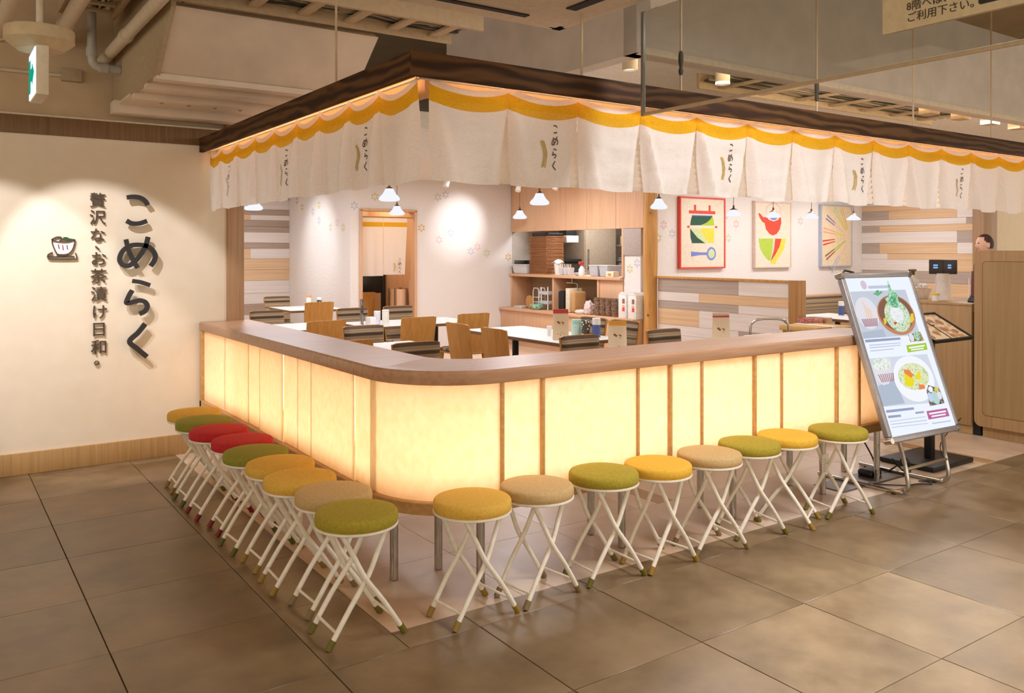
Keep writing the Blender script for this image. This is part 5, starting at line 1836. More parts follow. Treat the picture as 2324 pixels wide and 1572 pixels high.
# trolley handle, cartons, papers near the partition
t = thing('trolley', 'folding trolley with a bent chrome handle behind the right counter', 'trolley', (6.02, 4.78, 0))
MB().tube(catmull([(5.86, 4.86, .12), (5.87, 4.86, .72), (5.89, 4.85, .80), (5.95, 4.82, .83), (6.10, 4.74, .83), (6.16, 4.71, .80), (6.18, 4.70, .72), (6.19, 4.70, .12)], 5), .011, 10).build('handle', M_chrome, t, True)
MB().box((5.82, 4.66, .10), (6.42, 5.18, .125), .01, M=None).build('platform', M_dark, t, True)
for (x, y) in ((5.88, 4.72), (6.36, 4.72), (5.88, 5.12), (6.36, 5.12)):
    MB().cyl((x - .012, y, .052), (x + .012, y, .052), .049, n=18).build('wheel', M_black, t, True)
o = MB().box((5.42, 3.98, .7005), (5.62, 4.06, .72), .004).build('napkin_pack', M_white)
bpy.data.objects.remove(o)
table('white table by the trolley behind the right counter', 5.20, 5.85, 3.98, 4.62)
o = MB().box((5.28, 4.50, .7005), (5.44, 4.56, .722), .003).build('chopstick_case', plain('navy_case', '39456e', .4))
tag(o, 'navy chopstick case on the table in front of the trolley handle', 'case')
o = MB().box((5.47, 4.47, .7005), (5.80, 4.60, .735), .006).build('serving_dish', M_white)
tag(o, 'long white dish right of the navy case', 'dish')
t = thing('carton', 'open cardboard carton with white tape behind the right counter', 'carton', (6.72, 4.80, 0))
MB().box((6.46, 4.62, .003), (6.98, 4.98, .70), .004).build('box', plain('cardboard', 'd2a866', .8), t, True)
MB().box((6.44, 4.60, .70), (6.68, 5.0, .745), .004).build('flap', plain('cardboard', 'd2a866', .8), t, True)
MB().box((6.78, 4.60, .70), (7.0, 5.0, .735), .004).build('flap', plain('cardboard', 'd2a866', .8), t, True)
MB().box((6.66, 4.595, .60), (6.72, 5.005, .747), .001).build('tape', M_white, t, True)

# ------------------------------------------------------------------ pendant lamps
M_shade = emit('lamp_glass', 'f4f6ff', 1.02)
M_lampmetal = plain('lamp_brass', '6a4a2c', .4, .6)


def pendant(kind):
    t = thing('pendant_lamp', '', 'pendant lamp')
    if kind == 'bell':
        prof = [(.032, .128), (.042, .123), (.049, .103), (.066, .072), (.092, .045), (.104, .025), (.098, .008), (.074, 0)]
    else:
        prof = [(.018, .072), (.026, .068), (.048, .047), (.083, .021), (.086, .008), (.072, 0)]
    MB().lathe([(p[0], p[1]) for p in prof] + [(0, .004)], (0, 0, 0), 48, .03, 12).build('glass_shade', M_shade, t, angle=70)
    h = prof[0][1]
    MB().lathe([(0, h - .002), (.036 if kind == 'bell' else .05, h - .002), (.03, h + .008), (.012, h + .02), (.010, h + .05), (0, h + .05)], (0, 0, 0), 20).build('fitting', M_lampmetal, t)
    MB().cyl((0, 0, h + .05), (0, 0, .56 if kind == 'bell' else .64), .0035, n=6).build('cord', M_lampmetal, t)
    return t


PB = pendant('bell')
PF = pendant('flare')
LP = [('bell', 3.83, 7.72, 1.925, 'larger bell pendant above the doorway, nearer of the pair'), ('bell', 5.30, 10.45, 1.915, 'smaller bell pendant just below the larger one by the doorway'), ('bell', 5.44, 7.35, 1.92, 'bell pendant in front of the oak fascia, right of the spotlights'),
      ('bell', 7.30, 10.36, 1.905, 'small bell pendant at the left end of the oak fascia'), ('bell', 7.28, 7.41, 1.93, 'bell pendant in front of the log post'), ('bell', 3.04, 9.56, 1.885, 'flat looking pendant half hidden by the curtain at the left plank wall'),
      ('flare', 7.68, 6.60, 1.83, 'flared pendant right of the red framed print'), ('flare', 8.39, 6.60, 1.825, 'flared pendant in front of the kettle print'), ('flare', 9.13, 6.60, 1.83, 'flared pendant left of the chopstick print'), ('flare', 10.02, 6.60, 1.83, 'flared pendant in front of the right plank wall')]
seen = set()
for kd, x, y, z, lab in LP:
    src = PB if kd == 'bell' else PF
    if kd not in seen:
        src.location = (x, y, z)
        src['label'] = lab
        src['group'] = 'pendant lamps'
        seen.add(kd)
    else:
        dup_at(src, (x, y, z), 0, lab, 'pendant lamps')
# track spotlights by the back wall
for (x, y, a, lab) in [(6.85, 9.75, 30, 'white track spotlight tilted to the left below the curtain'), (7.10, 9.2, -10, 'white track spotlight at the top left corner of the oak fascia'), (5.6, 9.6, 10, 'white track spotlight peeping under the curtain near the beam corner')]:
    t = thing('track_spotlight', lab, 'spotlight', (x, y, 2.33), radians(a), 'white track spotlights')
    Mr = Matrix.Rotation(radians(25), 4, 'Y')
    mb = MB()
    mb.cyl(Mr @ Vector((0, 0, -.07)), Mr @ Vector((0, 0, .07)), .04, .034, 20)
    mb.build('can', M_white, t)
    MB().cyl((0, 0, .05), (0, 0, .125), .012).build('stem', M_white, t)

# ------------------------------------------------------------------ reception desk, partition
RX = 6.64
t = thing('reception_desk', 'oak reception desk at the entrance behind the lit menu board', 'desk', (RX, 3.8, 0))
MB().box((RX, 3.36, .07), (RX + .62, 4.1, .995), .003).build('front_panel', M_part, t, True)
MB().box((RX + .015, 3.36, .003), (RX + .60, 4.1, .07)).build('plinth', wood('desk_plinth', 'a58457', 'b89566', 'y', .5, 45, 1.3), t, True)
MB().box((RX - .004, 3.355, .995), (RX + .63, 4.11, 1.015), .003).build('desk_top', M_part, t, True)
MB().box((RX + .02, 3.30, .003), (RX + .5, 3.355, .95)).build('dark_gap', M_dark, t, True)
t = thing('tall_partition', 'tall oak panelled partition with rounded corners at the right edge', 'partition', (RX, 2.7, 0))
rr = .05
pts = []
y0, y1, z0, z1 = 1.6, 3.325, .085, 1.425
MB().prism([(-y1 + rr - rr * cos(a), z0 + rr - rr * sin(a)) for a in [0 + (pi / 2) * k / 6 for k in range(7)]] + [(-y0, z0), (-y0, z1)] + [(-y1 + .03 - .03 * sin(a), z1 - .03 + .03 * cos(a)) for a in [0 + (pi / 2) * k / 6 for k in range(7)]], -.25, .03, wallMX(RX)).build('frame', M_part, t, True)
MB().prism([(-y1 + .065 + .03 - .03 * cos(a), z0 + .09 + .03 - .03 * sin(a)) for a in [0 + (pi / 2) * k / 6 for k in range(7)]] + [(-y0, z0 + .09), (-y0, z1 - .085)] + [(-y1 + .065 + .03 - .03 * sin(a), z1 - .085 - .03 + .03 * cos(a)) for a in [0 + (pi / 2) * k / 6 for k in range(7)]], .028, .0325, wallMX(RX)).build('panel', wood('panel_oak', '94754b', 'a58557', 'z', .5, 30, 1.0), t, True)
MB().prism([(-y1 + .060 + .034 - .034 * cos(a), z0 + .085 + .034 - .034 * sin(a)) for a in [0 + (pi / 2) * k / 6 for k in range(7)]] + [(-y0, z0 + .085), (-y0, z1 - .080)] + [(-y1 + .060 + .034 - .034 * sin(a), z1 - .080 - .034 + .034 * cos(a)) for a in [0 + (pi / 2) * k / 6 for k in range(7)]], .028, .0308, wallMX(RX)).build('groove', plain('groove', '76562f', .7), t, True)
MB().box((RX + .01, 1.6, .003), (RX + .24, 3.28, .086)).build('plinth', M_part, t, True)
# things on the desk
DZ = 1.0155
t = thing('ticket_display', 'black twin display with blue digits on a white column, on the desk', 'display', (6.95, 3.75, DZ))
MB().lathe([(0, 0), (.075, 0), (.062, .04), (.055, .22), (0, .22)], (0, 0, 0), 24).build('column', plain('column_white', 'd9cec4', .5), t)
Mr = Matrix.Rotation(radians(-62), 4, 'Z')
MB().box((-.105, -.03, .215), (.105, .03, .335), .006, 2, Mr).build('housing', plain('housing_dark', '3a2f28', .4), t)
MB().box((-.002, -.032, .217), (.002, -.029, .333), .0005, 1, Mr).build('seam', M_dark, t)
mb = MB()
for (x, w) in ((-.055, .034), (.048, .026)):
    for q in (.262, .282):
        mb.box((x - w / 2, -.0325, q), (x + w / 2, -.0312, q + .013), .0003, 1, Mr)
mb.build('digits', emit('digit_blue', '7fb6f0', 1.1), t)
t = thing('white_basket', 'white basket of wrapped sweets on the reception desk', 'basket', (6.98, 3.98, DZ))
MB().lathe([(0, 0), (.075, 0), (.105, .09), (.100, .09), (.072, .008), (0, .008)], (0, 0, 0), 26, .012, 13).build('bowl', plain('basket_white', 'e9dccb', .6), t)
rnd = random.Random(3)
for k in range(9):
    MB().box((-.02, -.012, -.008), (.02, .012, .008), .006, 2, Matrix.Translation((rnd.uniform(-.06, .06), rnd.uniform(-.06, .06), .085 + rnd.uniform(0, .03))) @ Matrix.Rotation(rnd.uniform(0, 3), 4, 'Z')).build('sweet', plain('sweet_%d' % (k % 3), ['f0e4dc', 'e2a08a', 'd9d2cc'][k % 3], .4), t)
t = thing('bottle', 'pump bottle with a green cap behind the lit menu board', 'bottle', (7.02, 4.05, DZ))
MB().lathe([(0, 0), (.042, 0), (.045, .02), (.045, .15), (.02, .18), (.018, .20), (0, .20)], (0, 0, 0), 20).build('body', plain('bottle_cream', 'e4d9cc', .4), t)
mb = MB()
mb.box((-.05, -.016, .23), (.03, .016, .25), .005)
mb.cyl((0, 0, .2), (0, 0, .235), .014)
mb.build('pump', plain('cap_green', '2c6a44', .5), t)
t = thing('bottle', 'short bottle with a dark cap and orange label beside the sweets', 'bottle', (6.80, 4.03, DZ))
MB().lathe([(0, 0), (.028, 0), (.028, .09), (.014, .11), (0, .11)], (0, 0, 0), 18).build('body', plain('bottle_orange', 'd07a55', .4), t)
MB().cyl((0, 0, .108), (0, 0, .135), .016).build('cap', M_dark, t)
t = thing('stamp_pot', 'small white pot with a yellow lid on the desk edge', 'pot', (6.78, 3.72, DZ))
MB().lathe([(0, 0), (.026, 0), (.030, .045), (0, .045)], (0, 0, 0), 18).build('pot', M_white, t)
MB().lathe([(0, .045), (.032, .045), (.032, .06), (0, .062)], (0, 0, 0), 18).build('lid', plain('lid_yellow', 'e8c23a', .5), t)
o = MB().prism([(.10, 0), (.52, 0), (.40, .17), (.22, .17)], 0, .004, Matrix.Translation((7.12, 3.62, DZ)) @ Matrix.Rotation(radians(28), 4, 'Z') @ Matrix.Rotation(radians(90), 4, 'X')).build('sneeze_guard', M_white)
tag(o, 'white angled sheet standing behind the sweets basket', 'panel')
t = thing('card_terminal', 'small black card terminal on the desk next to the tall partition', 'terminal', (6.82, 3.42, DZ))
tapered_box(MB(), (0, 0, 0), .09, .10, .06, .07, .045, .008).build('body', M_black, t)
MB().box((-.025, -.02, .044), (.02, .02, .050), .002).build('screen', M_dark, t)

# ------------------------------------------------------------------ member of staff behind the desk
def person():
    P = Vector((10.42, 5.10, 0))
    yaw = atan2(.5684, -.8227)            # faces the picture's left
    R = Matrix.Translation(P) @ Matrix.Rotation(yaw, 4, 'Z') @ Matrix.Diagonal((.93, .93, .93, 1))
    root = thing('person', 'person in a navy top and dark red apron behind the reception desk', 'person', P)
    # skeleton in local frame: +X forward, +Y left
    J = [('pelvis', (0, 0, .92), (.15, .12)), ('waist', (0, 0, 1.06), (.135, .105)), ('chest', (.0, 0, 1.26), (.165, .115)), ('neckbase', (-.01, 0, 1.43), (.085, .07)), ('neck', (0, 0, 1.50), (.052, .052))]
    names, co, rad, edges = [], [], [], []
    def add(n, p, r, par=None):
        names.append(n); co.append(p); rad.append(r if isinstance(r, tuple) else (r, r))
        if par:
            edges.append((names.index(par), len(names) - 1))
    add('pelvis', (0, 0, .92), (.14, .115))
    add('waist', (0, 0, 1.06), (.13, .105), 'pelvis')
    add('chest', (0, 0, 1.27), (.15, .12), 'waist')
    add('neckbase', (-.005, 0, 1.42), (.075, .07), 'chest')
    add('neck', (.01, 0, 1.50), .052, 'neckbase')
    for s, q in ((1, 'l'), (-1, 'r')):
        add('sho' + q, (0, .17 * s, 1.37), .066, 'neckbase')
        add('elb' + q, (-.01, .215 * s, 1.10), .047, 'sho' + q)
        add('wri' + q, (.09, .20 * s, .87), .032, 'elb' + q)
        add('hip' + q, (0, .09 * s, .86), .10, 'pelvis')
        add('kne' + q, (.015, .10 * s, .48), .064, 'hip' + q)
        add('ank' + q, (-.01, .10 * s, .09), .042, 'kne' + q)
        add('toe' + q, (.13, .12 * s, .045), .035, 'ank' + q)
    me = bpy.data.meshes.new('body')
    me.from_pydata([R @ Vector(c) for c in co], edges, [])
    o = bpy.data.objects.new('body', me)
    COL.objects.link(o)
    sk = o.modifiers.new('skin', 'SKIN')
    sk.use_smooth_shade = True
    for i, r in enumerate(rad):
        me.skin_vertices[0].data[i].radius = r
    me.skin_vertices[0].data[0].use_root = True
    o.modifiers.new('sub', 'SUBSURF').levels = 2
    o.modifiers['sub'].render_levels = 2
    dg = bpy.context.evaluated_depsgraph_get()
    m2 = bpy.data.meshes.new_from_object(o.evaluated_get(dg))
    bpy.data.objects.remove(o)
    skin, navy, trousers = plain('skin', 'e0b59c', .6), plain('navy_cloth', '2b3048', .85), plain('dark_trousers', '2a2622', .9)
    m2.materials.clear()
    for m in (navy, trousers, skin, plain('shoe', '1b1918', .5)):
        m2.materials.append(m)
    Ri = R.inverted()
    for p in m2.polygons:
        c = Ri @ p.center
        if c.z > 1.46:
            p.material_index = 2
        elif c.z < .10:
            p.material_index = 3
        elif c.z < .92 and abs(c.y) < .24:
            p.material_index = 1
        if .75 < c.z < 1.09 and abs(c.y) > .165:
            p.material_index = 2
        p.use_smooth = True
    b = bpy.data.objects.new('body', m2)
    COL.objects.link(b)
    b.parent = root
    b.location = -root.location
    # head
    mb = MB()
    bmesh.ops.create_uvsphere(mb.bm, u_segments=28, v_segments=20, radius=1)
    for v in mb.bm.verts:
        x, y, z = v.co
        fz = 1.0 if z > -.1 else 1 - .28 * min(1, (-.1 - z) / .9)
        nx = .105 * x * (fz if x < 0 else 1 - .12 * max(0, -z))
        ny = .078 * y * fz
        nz = .125 * z
        if x > .75 and -.32 < z < .12:
            nx += .024 * math.exp(-(y / .16) ** 2) * max(0, 1 - abs(z + .16) / .22)      # nose
        if x > .7 and abs(z - .1) < .13:
            nx -= .006 * math.exp(-((abs(y) - .38) / .16) ** 2)     # eye hollows
        v.co = R @ Vector((.025 + nx, ny, 1.615 + nz))
    h = mb.build('head', skin, root, True, angle=80)
    for s in (-1, 1):
        mb = MB()
        bmesh.ops.create_uvsphere(mb.bm, u_segments=10, v_segments=8, radius=1)
        for v in mb.bm.verts:
            v.co = R @ Vector((.115 + .010 * v.co.x, s * .031 + .013 * v.co.y, 1.63 + .007 * v.co.z))
        mb.build('eye', plain('eye_dark', '2a201c', .3), h)
        mb = MB()
        bmesh.ops.create_uvsphere(mb.bm, u_segments=10, v_segments=8, radius=1)
        for v in mb.bm.verts:
            v.co = R @ Vector((.015 + .020 * v.co.x, s * .079 + .010 * v.co.y, 1.60 + .033 * v.co.z))
        mb.build('ear', skin, h)
    mb = MB()
    mb.tube([R @ Vector((.118, -.022, 1.558)), R @ Vector((.124, 0, 1.556)), R @ Vector((.118, .022, 1.558))], .005, 6)
    mb.build('mouth', plain('lip', 'b8695e', .5), h)
    # short dark hair, a cap of hair over the back and top
    mb = MB()
    bmesh.ops.create_uvsphere(mb.bm, u_segments=28, v_segments=20, radius=1)
    bmesh.ops.delete(mb.bm, geom=[v for v in mb.bm.verts if (v.co.x > .42 and v.co.z < .62) or v.co.z < -.55 or (v.co.x > -.05 and v.co.z < .1)], context='VERTS')
    for v in mb.bm.verts:
        x, y, z = v.co
        v.co = R @ Vector((.018 + .112 * x, .084 * y, 1.62 + .130 * z))
    mb.build('hair', plain('hair', '3a2018', .6), root, True, angle=80)
    # apron
    mb = MB()
    mb.grid(lambda u, v: R @ Vector((.125 + .03 * cos(pi * (u - .5)) + .012 * sin(3 * v), (-.16 + .32 * u) * (1 if v < .55 else .7), .55 + .72 * v)), 10, 12)
    mb.build('apron', plain('apron_red', '5a2a26', .85), root, True, fix=False)
    # hands with five fingers each
    for s in (-1, 1):
        wr = Vector((.09, .20 * s, .87))
        mb = MB()
        mb.box((-.005, -.04, -.014), (.085, .04, .014), .012, 3, R @ Matrix.Translation(wr) @ Matrix.Rotation(radians(62), 4, 'Y'))
        palm = mb.build('hand', skin, root, True, angle=80)
        for k, (yy, ln) in enumerate(((-.03, .066), (-.010, .076), (.010, .070), (.030, .055))):
            p0 = wr + Vector((.035, yy, -.07))
            mb = MB()
            mb.tube([R @ p0, R @ (p0 + Vector((ln * .12, 0, -ln * .5))), R @ (p0 + Vector((ln * .02, 0, -ln * .85))), R @ (p0 + Vector((-ln * .16, 0, -ln * 1.05)))], [.009, .0085, .008, .006], 8)
            mb.build('finger', skin, palm, angle=80)
        mb = MB()
        p0 = wr + Vector((.018, -.036 * s, -.02))
        mb.tube([R @ p0, R @ (p0 + Vector((.03, -.016 * s, -.03))), R @ (p0 + Vector((.035, -.014 * s, -.065)))], [.011, .010, .007], 8)
        mb.build('thumb', skin, palm, angle=80)


person()

# ------------------------------------------------------------------ lit menu board
BW, BH = .708, 1.02
bl = Vector((4.504, 2.735, .323))
vdir = Vector((0, .325, .962)).normalized()
udir = Vector((1, -.045, 0)).normalized()
ndir = udir.cross(vdir).normalized()          # out of the board, towards the hall
MBd = Matrix(((udir.x, vdir.x, ndir.x, bl.x), (udir.y, vdir.y, ndir.y, bl.y), (udir.z, vdir.z, ndir.z, bl.z), (0, 0, 0, 1)))
t = thing('menu_board', 'tilted backlit menu board in an aluminium frame on bent tube legs', 'sign', (4.86, 2.78, 0))
MB().box((.012, .012, -.028), (BW - .012, BH - .012, -.004), .003, 2, MBd).build('back', M_alu, t, True)
fw_ = .036
M_frame = plain('frame_grey', 'a3a0a4', .35, .6)
for a, b in (((0, 0, -.03), (BW, fw_, .006)), ((0, BH - fw_, -.03), (BW, BH, .006)), ((0, fw_, -.03), (fw_, BH - fw_, .006)), ((BW - fw_, fw_, -.03), (BW, BH - fw_, .006))):
    MB().box(a, b, .007, 3, MBd).build('frame_side', M_frame, t, True)
for (x, y) in ((.014, .014), (BW - .014, .014), (.014, BH - .014), (BW - .014, BH - .014)):
    MB().cyl(MBd @ Vector((x, y, -.036)), MBd @ Vector((x, y, .011)), .017, n=16).build('corner_cap', M_chrome, t, True)
MB().tube([MBd @ Vector(p) for p in ((.05, BH + .002, -.01), (.07, BH + .018, -.01), (.11, BH + .012, -.01), (.15, BH + .004, -.01))], .007, 6).build('cable_clip', M_black, t, True)
scr = MB().box((fw_ - .002, fw_ - .002, -.006), (BW - fw_ + .002, BH - fw_ + .002, .0015), .0005, 1, MBd).build('screen', emit('screen_white', 'eef4ff', 1.02, True), t, True)
E_ = lambda n, c: emit('scr_' + n, c, 1.0)


def E2(n, stops, scale):
    """printed food photograph on the lit film: small patches of several colours"""
    if 'scr2_' + n in MATS:
        return MATS['scr2_' + n]
    m, nt, b = new_mat('scr2_' + n)
    mp = coords(nt)
    nz = nt.nodes.new('ShaderNodeTexNoise')
    nz.inputs['Scale'].default_value = scale
    nz.inputs['Detail'].default_value = 4
    nt.links.new(mp.outputs[0], nz.inputs['Vector'])
    r = ramp(nt, stops)
    nt.links.new(nz.outputs['Fac'], r.inputs[0])
    e = nt.nodes.new('ShaderNodeEmission')
    nt.links.new(r.outputs[0], e.inputs[0])
    nt.links.new(e.outputs[0], nt.nodes['Material Output'].inputs[0])
    nt.nodes.remove(b)
    m.cycles.emission_sampling = 'NONE'
    MATS['scr2_' + n] = m
    return m


SC = [
    ('photo', [(.044, .901), (.598, .901), (.603, .607), (.041, .612)], E_('grey', 'c9cfdd')),
    ('photo', [(.033, .493), (.610, .483), (.637, .181), (.022, .210)], E_('grey2', 'd6dce8')),
    ('table_shadow', [(.045, .330), (.21, .36), (.245, .21), (.028, .212)], E_('slate', 'b4bfd0')),
    ('table_shadow', [(.043, .65), (.25, .66), (.26, .612), (.041, .612)], E_('slate', 'b4bfd0')),
    ('bowl_left', circ(.147, .765, .104, .100), E_('bowlwhite', 'e6e2ea')),
    ('bowl_right', circ(.428, .742, .186, .128), E_('rim', 'c88a64')),
    ('bowl_right', circ(.428, .752, .172, .112), E_('wood', '8a6450')),
    ('salad', circ(.435, .735, .125, .102), E2('salad', [(.30, '6fae78'), (.42, 'c2d6b4'), (.52, 'eef2ea'), (.60, '9cc48a'), (.70, 'e0dc74')], 60)),
    ('noodles', circ(.430, .745, .065, .052), E2('noodle', [(.35, 'c9d8d0'), (.5, 'f8f8fa'), (.65, 'dfe6f2')], 90)),
    ('garnish', [(.573, .743), (.599, .746), (.589, .705), (.554, .683), (.544, .698)], E_('yellow', 'e2d24a')),
    ('garnish', [(.284, .724), (.315, .731), (.305, .698), (.278, .685)], E_('yellow', 'e2d24a')),
    ('garnish', [(.37, .693), (.40, .702), (.405, .690), (.38, .680)], E_('redbit', 'd8504a')),
    ('leaf', [(.385, .80), (.36, .85), (.40, .86), (.42, .905), (.445, .965), (.455, .91), (.50, .88), (.49, .83), (.52, .80), (.46, .785)], E2('leaf', [(.35, '5fae80'), (.5, '9fd4b0'), (.65, 'd6efe0')], 80)),
    ('leaf', [(.41, .79), (.40, .84), (.45, .88), (.47, .83), (.46, .79)], E2('leaf2', [(.35, '3f8f60'), (.55, '7cc096'), (.7, 'bfe2cc')], 80)),
    ('leaf', [(.26, .88), (.31, .905), (.36, .89), (.30, .868)], E2('leaf2', [(.35, '3f8f60'), (.55, '7cc096'), (.7, 'bfe2cc')], 80)),
    ('spoon', [(.132, .853), (.150, .810), (.190, .780), (.193, .744), (.154, .727), (.127, .739), (.131, .781)], E_('spoonwood', 'ecd6c4')),
    ('photo_small', [(.481, .612), (.613, .626), (.623, .567), (.480, .567)], E2('brownphoto', [(.35, '6f5844'), (.5, 'b0906e'), (.65, 'd2bda0')], 50)),
    ('bowl_small', circ(.565, .60, .030, .028), E2('leaf', [(.35, '5fae80'), (.5, '9fd4b0'), (.65, 'd6efe0')], 80)),
    ('bowl_small', circ(.505, .594, .024, .026), E_('bowlwhite', 'e6e2ea')),
    ('label_green', [(.430, .549), (.634, .553), (.629, .510), (.424, .505)], E_('lime', 'a8cc34')),
    ('bowl_rice', [(.042, .445), (.102, .482), (.190, .488), (.233, .475), (.205, .388), (.150, .335), (.095, .330), (.055, .359)], E_('bowlwhite', 'e6e2ea')),
    ('rice', circ(.135, .452, .082, .036), E2('rice', [(.35, 'b9d2b4'), (.5, 'f4f6f4'), (.7, 'e6ece0')], 70)),
    ('bowl_soup', circ(.405, .345, .196, .140), E_('white', 'f6f8ff')),
    ('soup', circ(.405, .358, .152, .082), E2('soup', [(.32, '9fc06a'), (.45, 'dfe6c4'), (.56, 'eef0d2'), (.66, 'c6d67a')], 55)),
    ('pumpkin', [(.318, .380), (.368, .376), (.402, .332), (.362, .297), (.300, .312)], E_('yellow2', 'f0dc2c')),
    ('pumpkin', [(.412, .352), (.479, .390), (.474, .340), (.437, .333)], E_('yellow2', 'f0dc2c')),
    ('carrot', [(.327, .407), (.380, .400), (.408, .366), (.377, .351), (.326, .383)], E_('orange', 'ee8a50')),
    ('carrot', [(.426, .308), (.482, .300), (.482, .277), (.423, .275)], E_('orange', 'ee8a50')),
    ('cabbage', [(.43, .33), (.50, .335), (.51, .315), (.44, .312)], E_('pale', 'dfe6a4')),
    ('photo_small', [(.486, .263), (.522, .295), (.619, .266), (.627, .174), (.476, .171)], E2('darkphoto', [(.35, '4a433d'), (.5, '7d746a'), (.65, 'a89c8c')], 60)),
    ('bowl_small', circ(.555, .215, .040, .040), E_('aqua', 'b8d8d4')), ('bowl_small', circ(.503, .222, .024, .030), E_('paleblue', 'c9d4ee')),
    ('bowl_small', circ(.600, .225, .022, .026), E_('bowlwhite', 'e6e2ea')), ('bowl_small', circ(.530, .268, .022, .018), E_('white', 'f6f8ff')), ('bowl_small', circ(.590, .262, .020, .014), E_('yellow', 'e2d24a')),
    ('label_pink', [(.426, .145), (.633, .143), (.635, .094), (.422, .095)], E_('pink', 'c06a9c')),
    ('emblem', circ(.192, .940, .026, .028), E_('emblem', 'd9c6d4')),
    ('text_block', [(.232, .933), (.423, .933), (.423, .915), (.232, .915)], E_('textpale', 'c4cbe0')),
    ('text_line', [(.049, .605), (.388, .601), (.388, .587), (.049, .589)], E_('text', '9aa4c4')),
    ('text_line', [(.076, .573), (.377, .570), (.377, .565), (.076, .567)], E_('textpale', 'c4cbe0')), ('text_line', [(.074, .558), (.370, .556), (.370, .551), (.074, .552)], E_('textpale', 'c4cbe0')), ('text_line', [(.070, .539), (.293, .538), (.293, .533), (.070, .533)], E_('textpale', 'c4cbe0')),
    ('text_line', [(.049, .188), (.309, .180), (.309, .166), (.049, .173)], E_('text', '9aa4c4')), ('text_line', [(.052, .156), (.167, .151), (.167, .138), (.052, .142)], E_('text', '9aa4c4')), ('text_line', [(.315, .151), (.394, .148), (.394, .138), (.315, .140)], E_('text', '9aa4c4')),
    ('text_line', [(.053, .124), (.400, .117), (.400, .113), (.053, .120)], E_('textpale', 'c4cbe0')), ('text_line', [(.056, .108), (.398, .096), (.398, .091), (.056, .103)], E_('textpale', 'c4cbe0')), ('text_line', [(.056, .090), (.400, .077), (.400, .073), (.056, .086)], E_('textpale', 'c4cbe0')),
    ('text_line', [(.444, .073), (.632, .069), (.632, .062), (.444, .065)], E_('textpale', 'c4cbe0')),
    ('text_line', [(.445, .537), (.61, .541), (.61, .531), (.445, .527)], E_('white', 'f6f8ff')), ('text_line', [(.46, .522), (.59, .524), (.59, .516), (.46, .514)], E_('white', 'f6f8ff')),
    ('text_line', [(.440, .132), (.612, .131), (.612, .121), (.440, .122)], E_('white', 'f6f8ff')), ('text_line', [(.455, .114), (.60, .113), (.60, .104), (.455, .105)], E_('white', 'f6f8ff')),
]
for k, (n, poly, m) in enumerate(SC):
    MB().prism(poly, .0016, .0020 + .00008 * k, MBd).build(n, m, scr)
for c, ry, n in ((.147, .70, 9), (.145, .365, 8)):
    for k in range(n):
        x = c - .07 + .14 * k / (n - 1)
        MB().prism([(x - .003, ry + .03), (x + .003, ry + .03), (c + (x - c) * .8 + .003, ry - .018), (c + (x - c) * .8 - .003, ry - .018)], .0016, .0062, MBd).build('bowl_stripe', E_('stripe', 'b08a94'), scr)
# bent tube legs
for s, x in ((0, 4.66), (1, 5.10)):
    top = MBd @ Vector((.13 if s == 0 else .575, .03, -.03))
    pts = [top, (x + .005, 2.745, .20), (x + .008, 2.725, .09), (x + .006, 2.725, .045), (x, 2.75, .022), (x - .01, 2.80, .016), (x - .02, 3.10, .016), (x - .02, 3.30, .016)]
    MB().tube(catmull(pts, 5), .0125, 10).build('leg', M_chrome, t, True, angle=70)
    for yy in (2.80, 3.26):
        MB().cyl((x - .012, yy, .001), (x - .012, yy, .010), .013, n=10).build('rubber_foot', M_black, t, True)
MB().cyl((4.665, 2.735, .155), (5.105, 2.735, .155), .010, n=10).build('cross_bar', M_chrome, t, True)
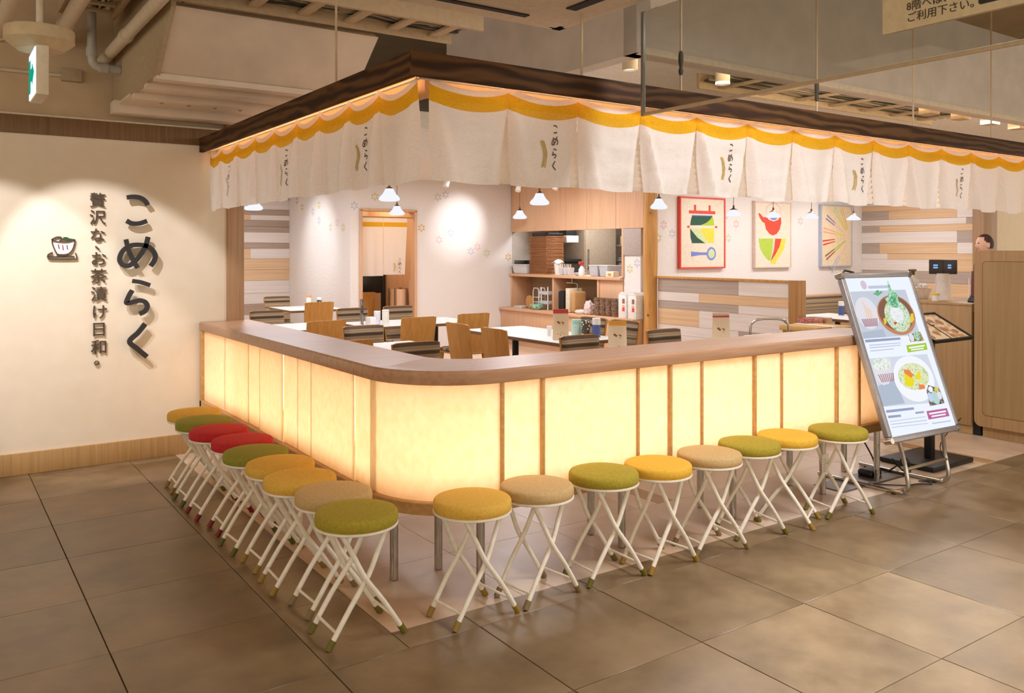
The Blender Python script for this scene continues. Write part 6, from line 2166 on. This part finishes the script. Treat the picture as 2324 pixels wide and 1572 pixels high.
# cables and adapter by the board
t = thing('power_adapter', 'black power adapter with coiled cable on the floor left of the board', 'adapter', (4.90, 3.12, .002))
MB().box((4.83, 3.06, .002), (4.96, 3.16, .05), .02, 3).build('block', M_black, t, True)
MB().tube(catmull([(4.95, 3.12, .03), (5.02, 3.14, .03), (5.06, 3.10, .02), (5.10, 3.14, .015), (5.06, 3.18, .02), (5.02, 3.15, .03), (5.0, 3.16, .10), (4.95, 3.2, .22), (4.97, 3.27, .30)], 5), .005, 6).build('cable', M_black, t, True)
MB().tube(catmull([(5.06, 3.09, .01), (5.10, 3.04, .06), (5.12, 3.02, .11), (5.13, 2.98, .07), (5.10, 2.97, .01), (5.06, 3.0, .05), (5.05, 3.05, .10), (5.10, 3.06, .06), (5.12, 3.0, .01)], 5), .005, 6).build('cable', M_black, t, True)
t = thing('floor_cable', 'thin dark cable running under the board to the hall floor', 'cable', (5.0, 2.8, .005))
MB().tube(catmull([(4.70, 3.02, .006), (4.85, 2.86, .006), (4.95, 2.83, .006), (5.02, 2.78, .006), (5.06, 2.83, .006), (5.02, 2.86, .006)], 5), .004, 6).build('cable_run', M_black, t, True)
MB().tube(catmull([(5.60, 3.0, .006), (5.56, 3.02, .12), (5.55, 2.95, .24), (5.50, 2.85, .34)], 5), .003, 6).build('cable_run', M_black, t, True)
o = MB().box((4.42, 2.98, .0025), (5.08, 3.18, .008), .002, 1).build('floor_mat', plain('mat_brown', '5a4a3c', .35))
tag(o, 'thin dark mat on the floor below the counter end', 'mat')

# menu stand
t = thing('menu_stand', 'black floor stand holding two menus on a slanted tray', 'menu stand', (5.53, 3.08, 0))
Mt = Matrix(((1, 0, 0, 5.27), (0, cos(radians(29)), -sin(radians(29)), 2.90), (0, sin(radians(29)), cos(radians(29)), .838), (0, 0, 0, 1)))
MB().box((0, 0, -.012), (.48, .31, 0), .003, 2, Mt).build('tray', M_black, t, True)
for a, b in (((0, 0, 0), (.48, .012, .014)), ((0, .298, 0), (.48, .31, .014)), ((0, 0, 0), (.010, .31, .014)), ((.468, 0, 0), (.48, .31, .014)), ((.235, 0, 0), (.245, .31, .006))):
    MB().box(a, b, .001, 1, Mt).build('rim', M_black, t, True)
M_menu = mottled('menu_print', [(0, 'c9a077'), (.45, 'e2c39a'), (.6, 'b48a60')], 22, .5)
for a in (.012, .247):
    s_ = MB().box((a, .014, 0), (a + .221, .296, .004), .001, 1, Mt).build('menu', M_menu, t, True)
    for (x, y, r) in ((.05, .22, .028), (.13, .2, .036), (.06, .12, .034), (.15, .09, .030), (.05, .05, .02)):
        MB().prism(circ(a + x, y, r, r * .8, 14), .004, .0052, Mt).build('dish_print', plain('dish_print', 'a06f45', .6), s_)
MB().box((5.495, 3.045, .02), (5.545, 3.095, .93), .004).build('post', M_black, t, True)
MB().box((5.29, 2.915, .003), (5.79, 3.29, .035), .006).build('base', M_black, t, True)
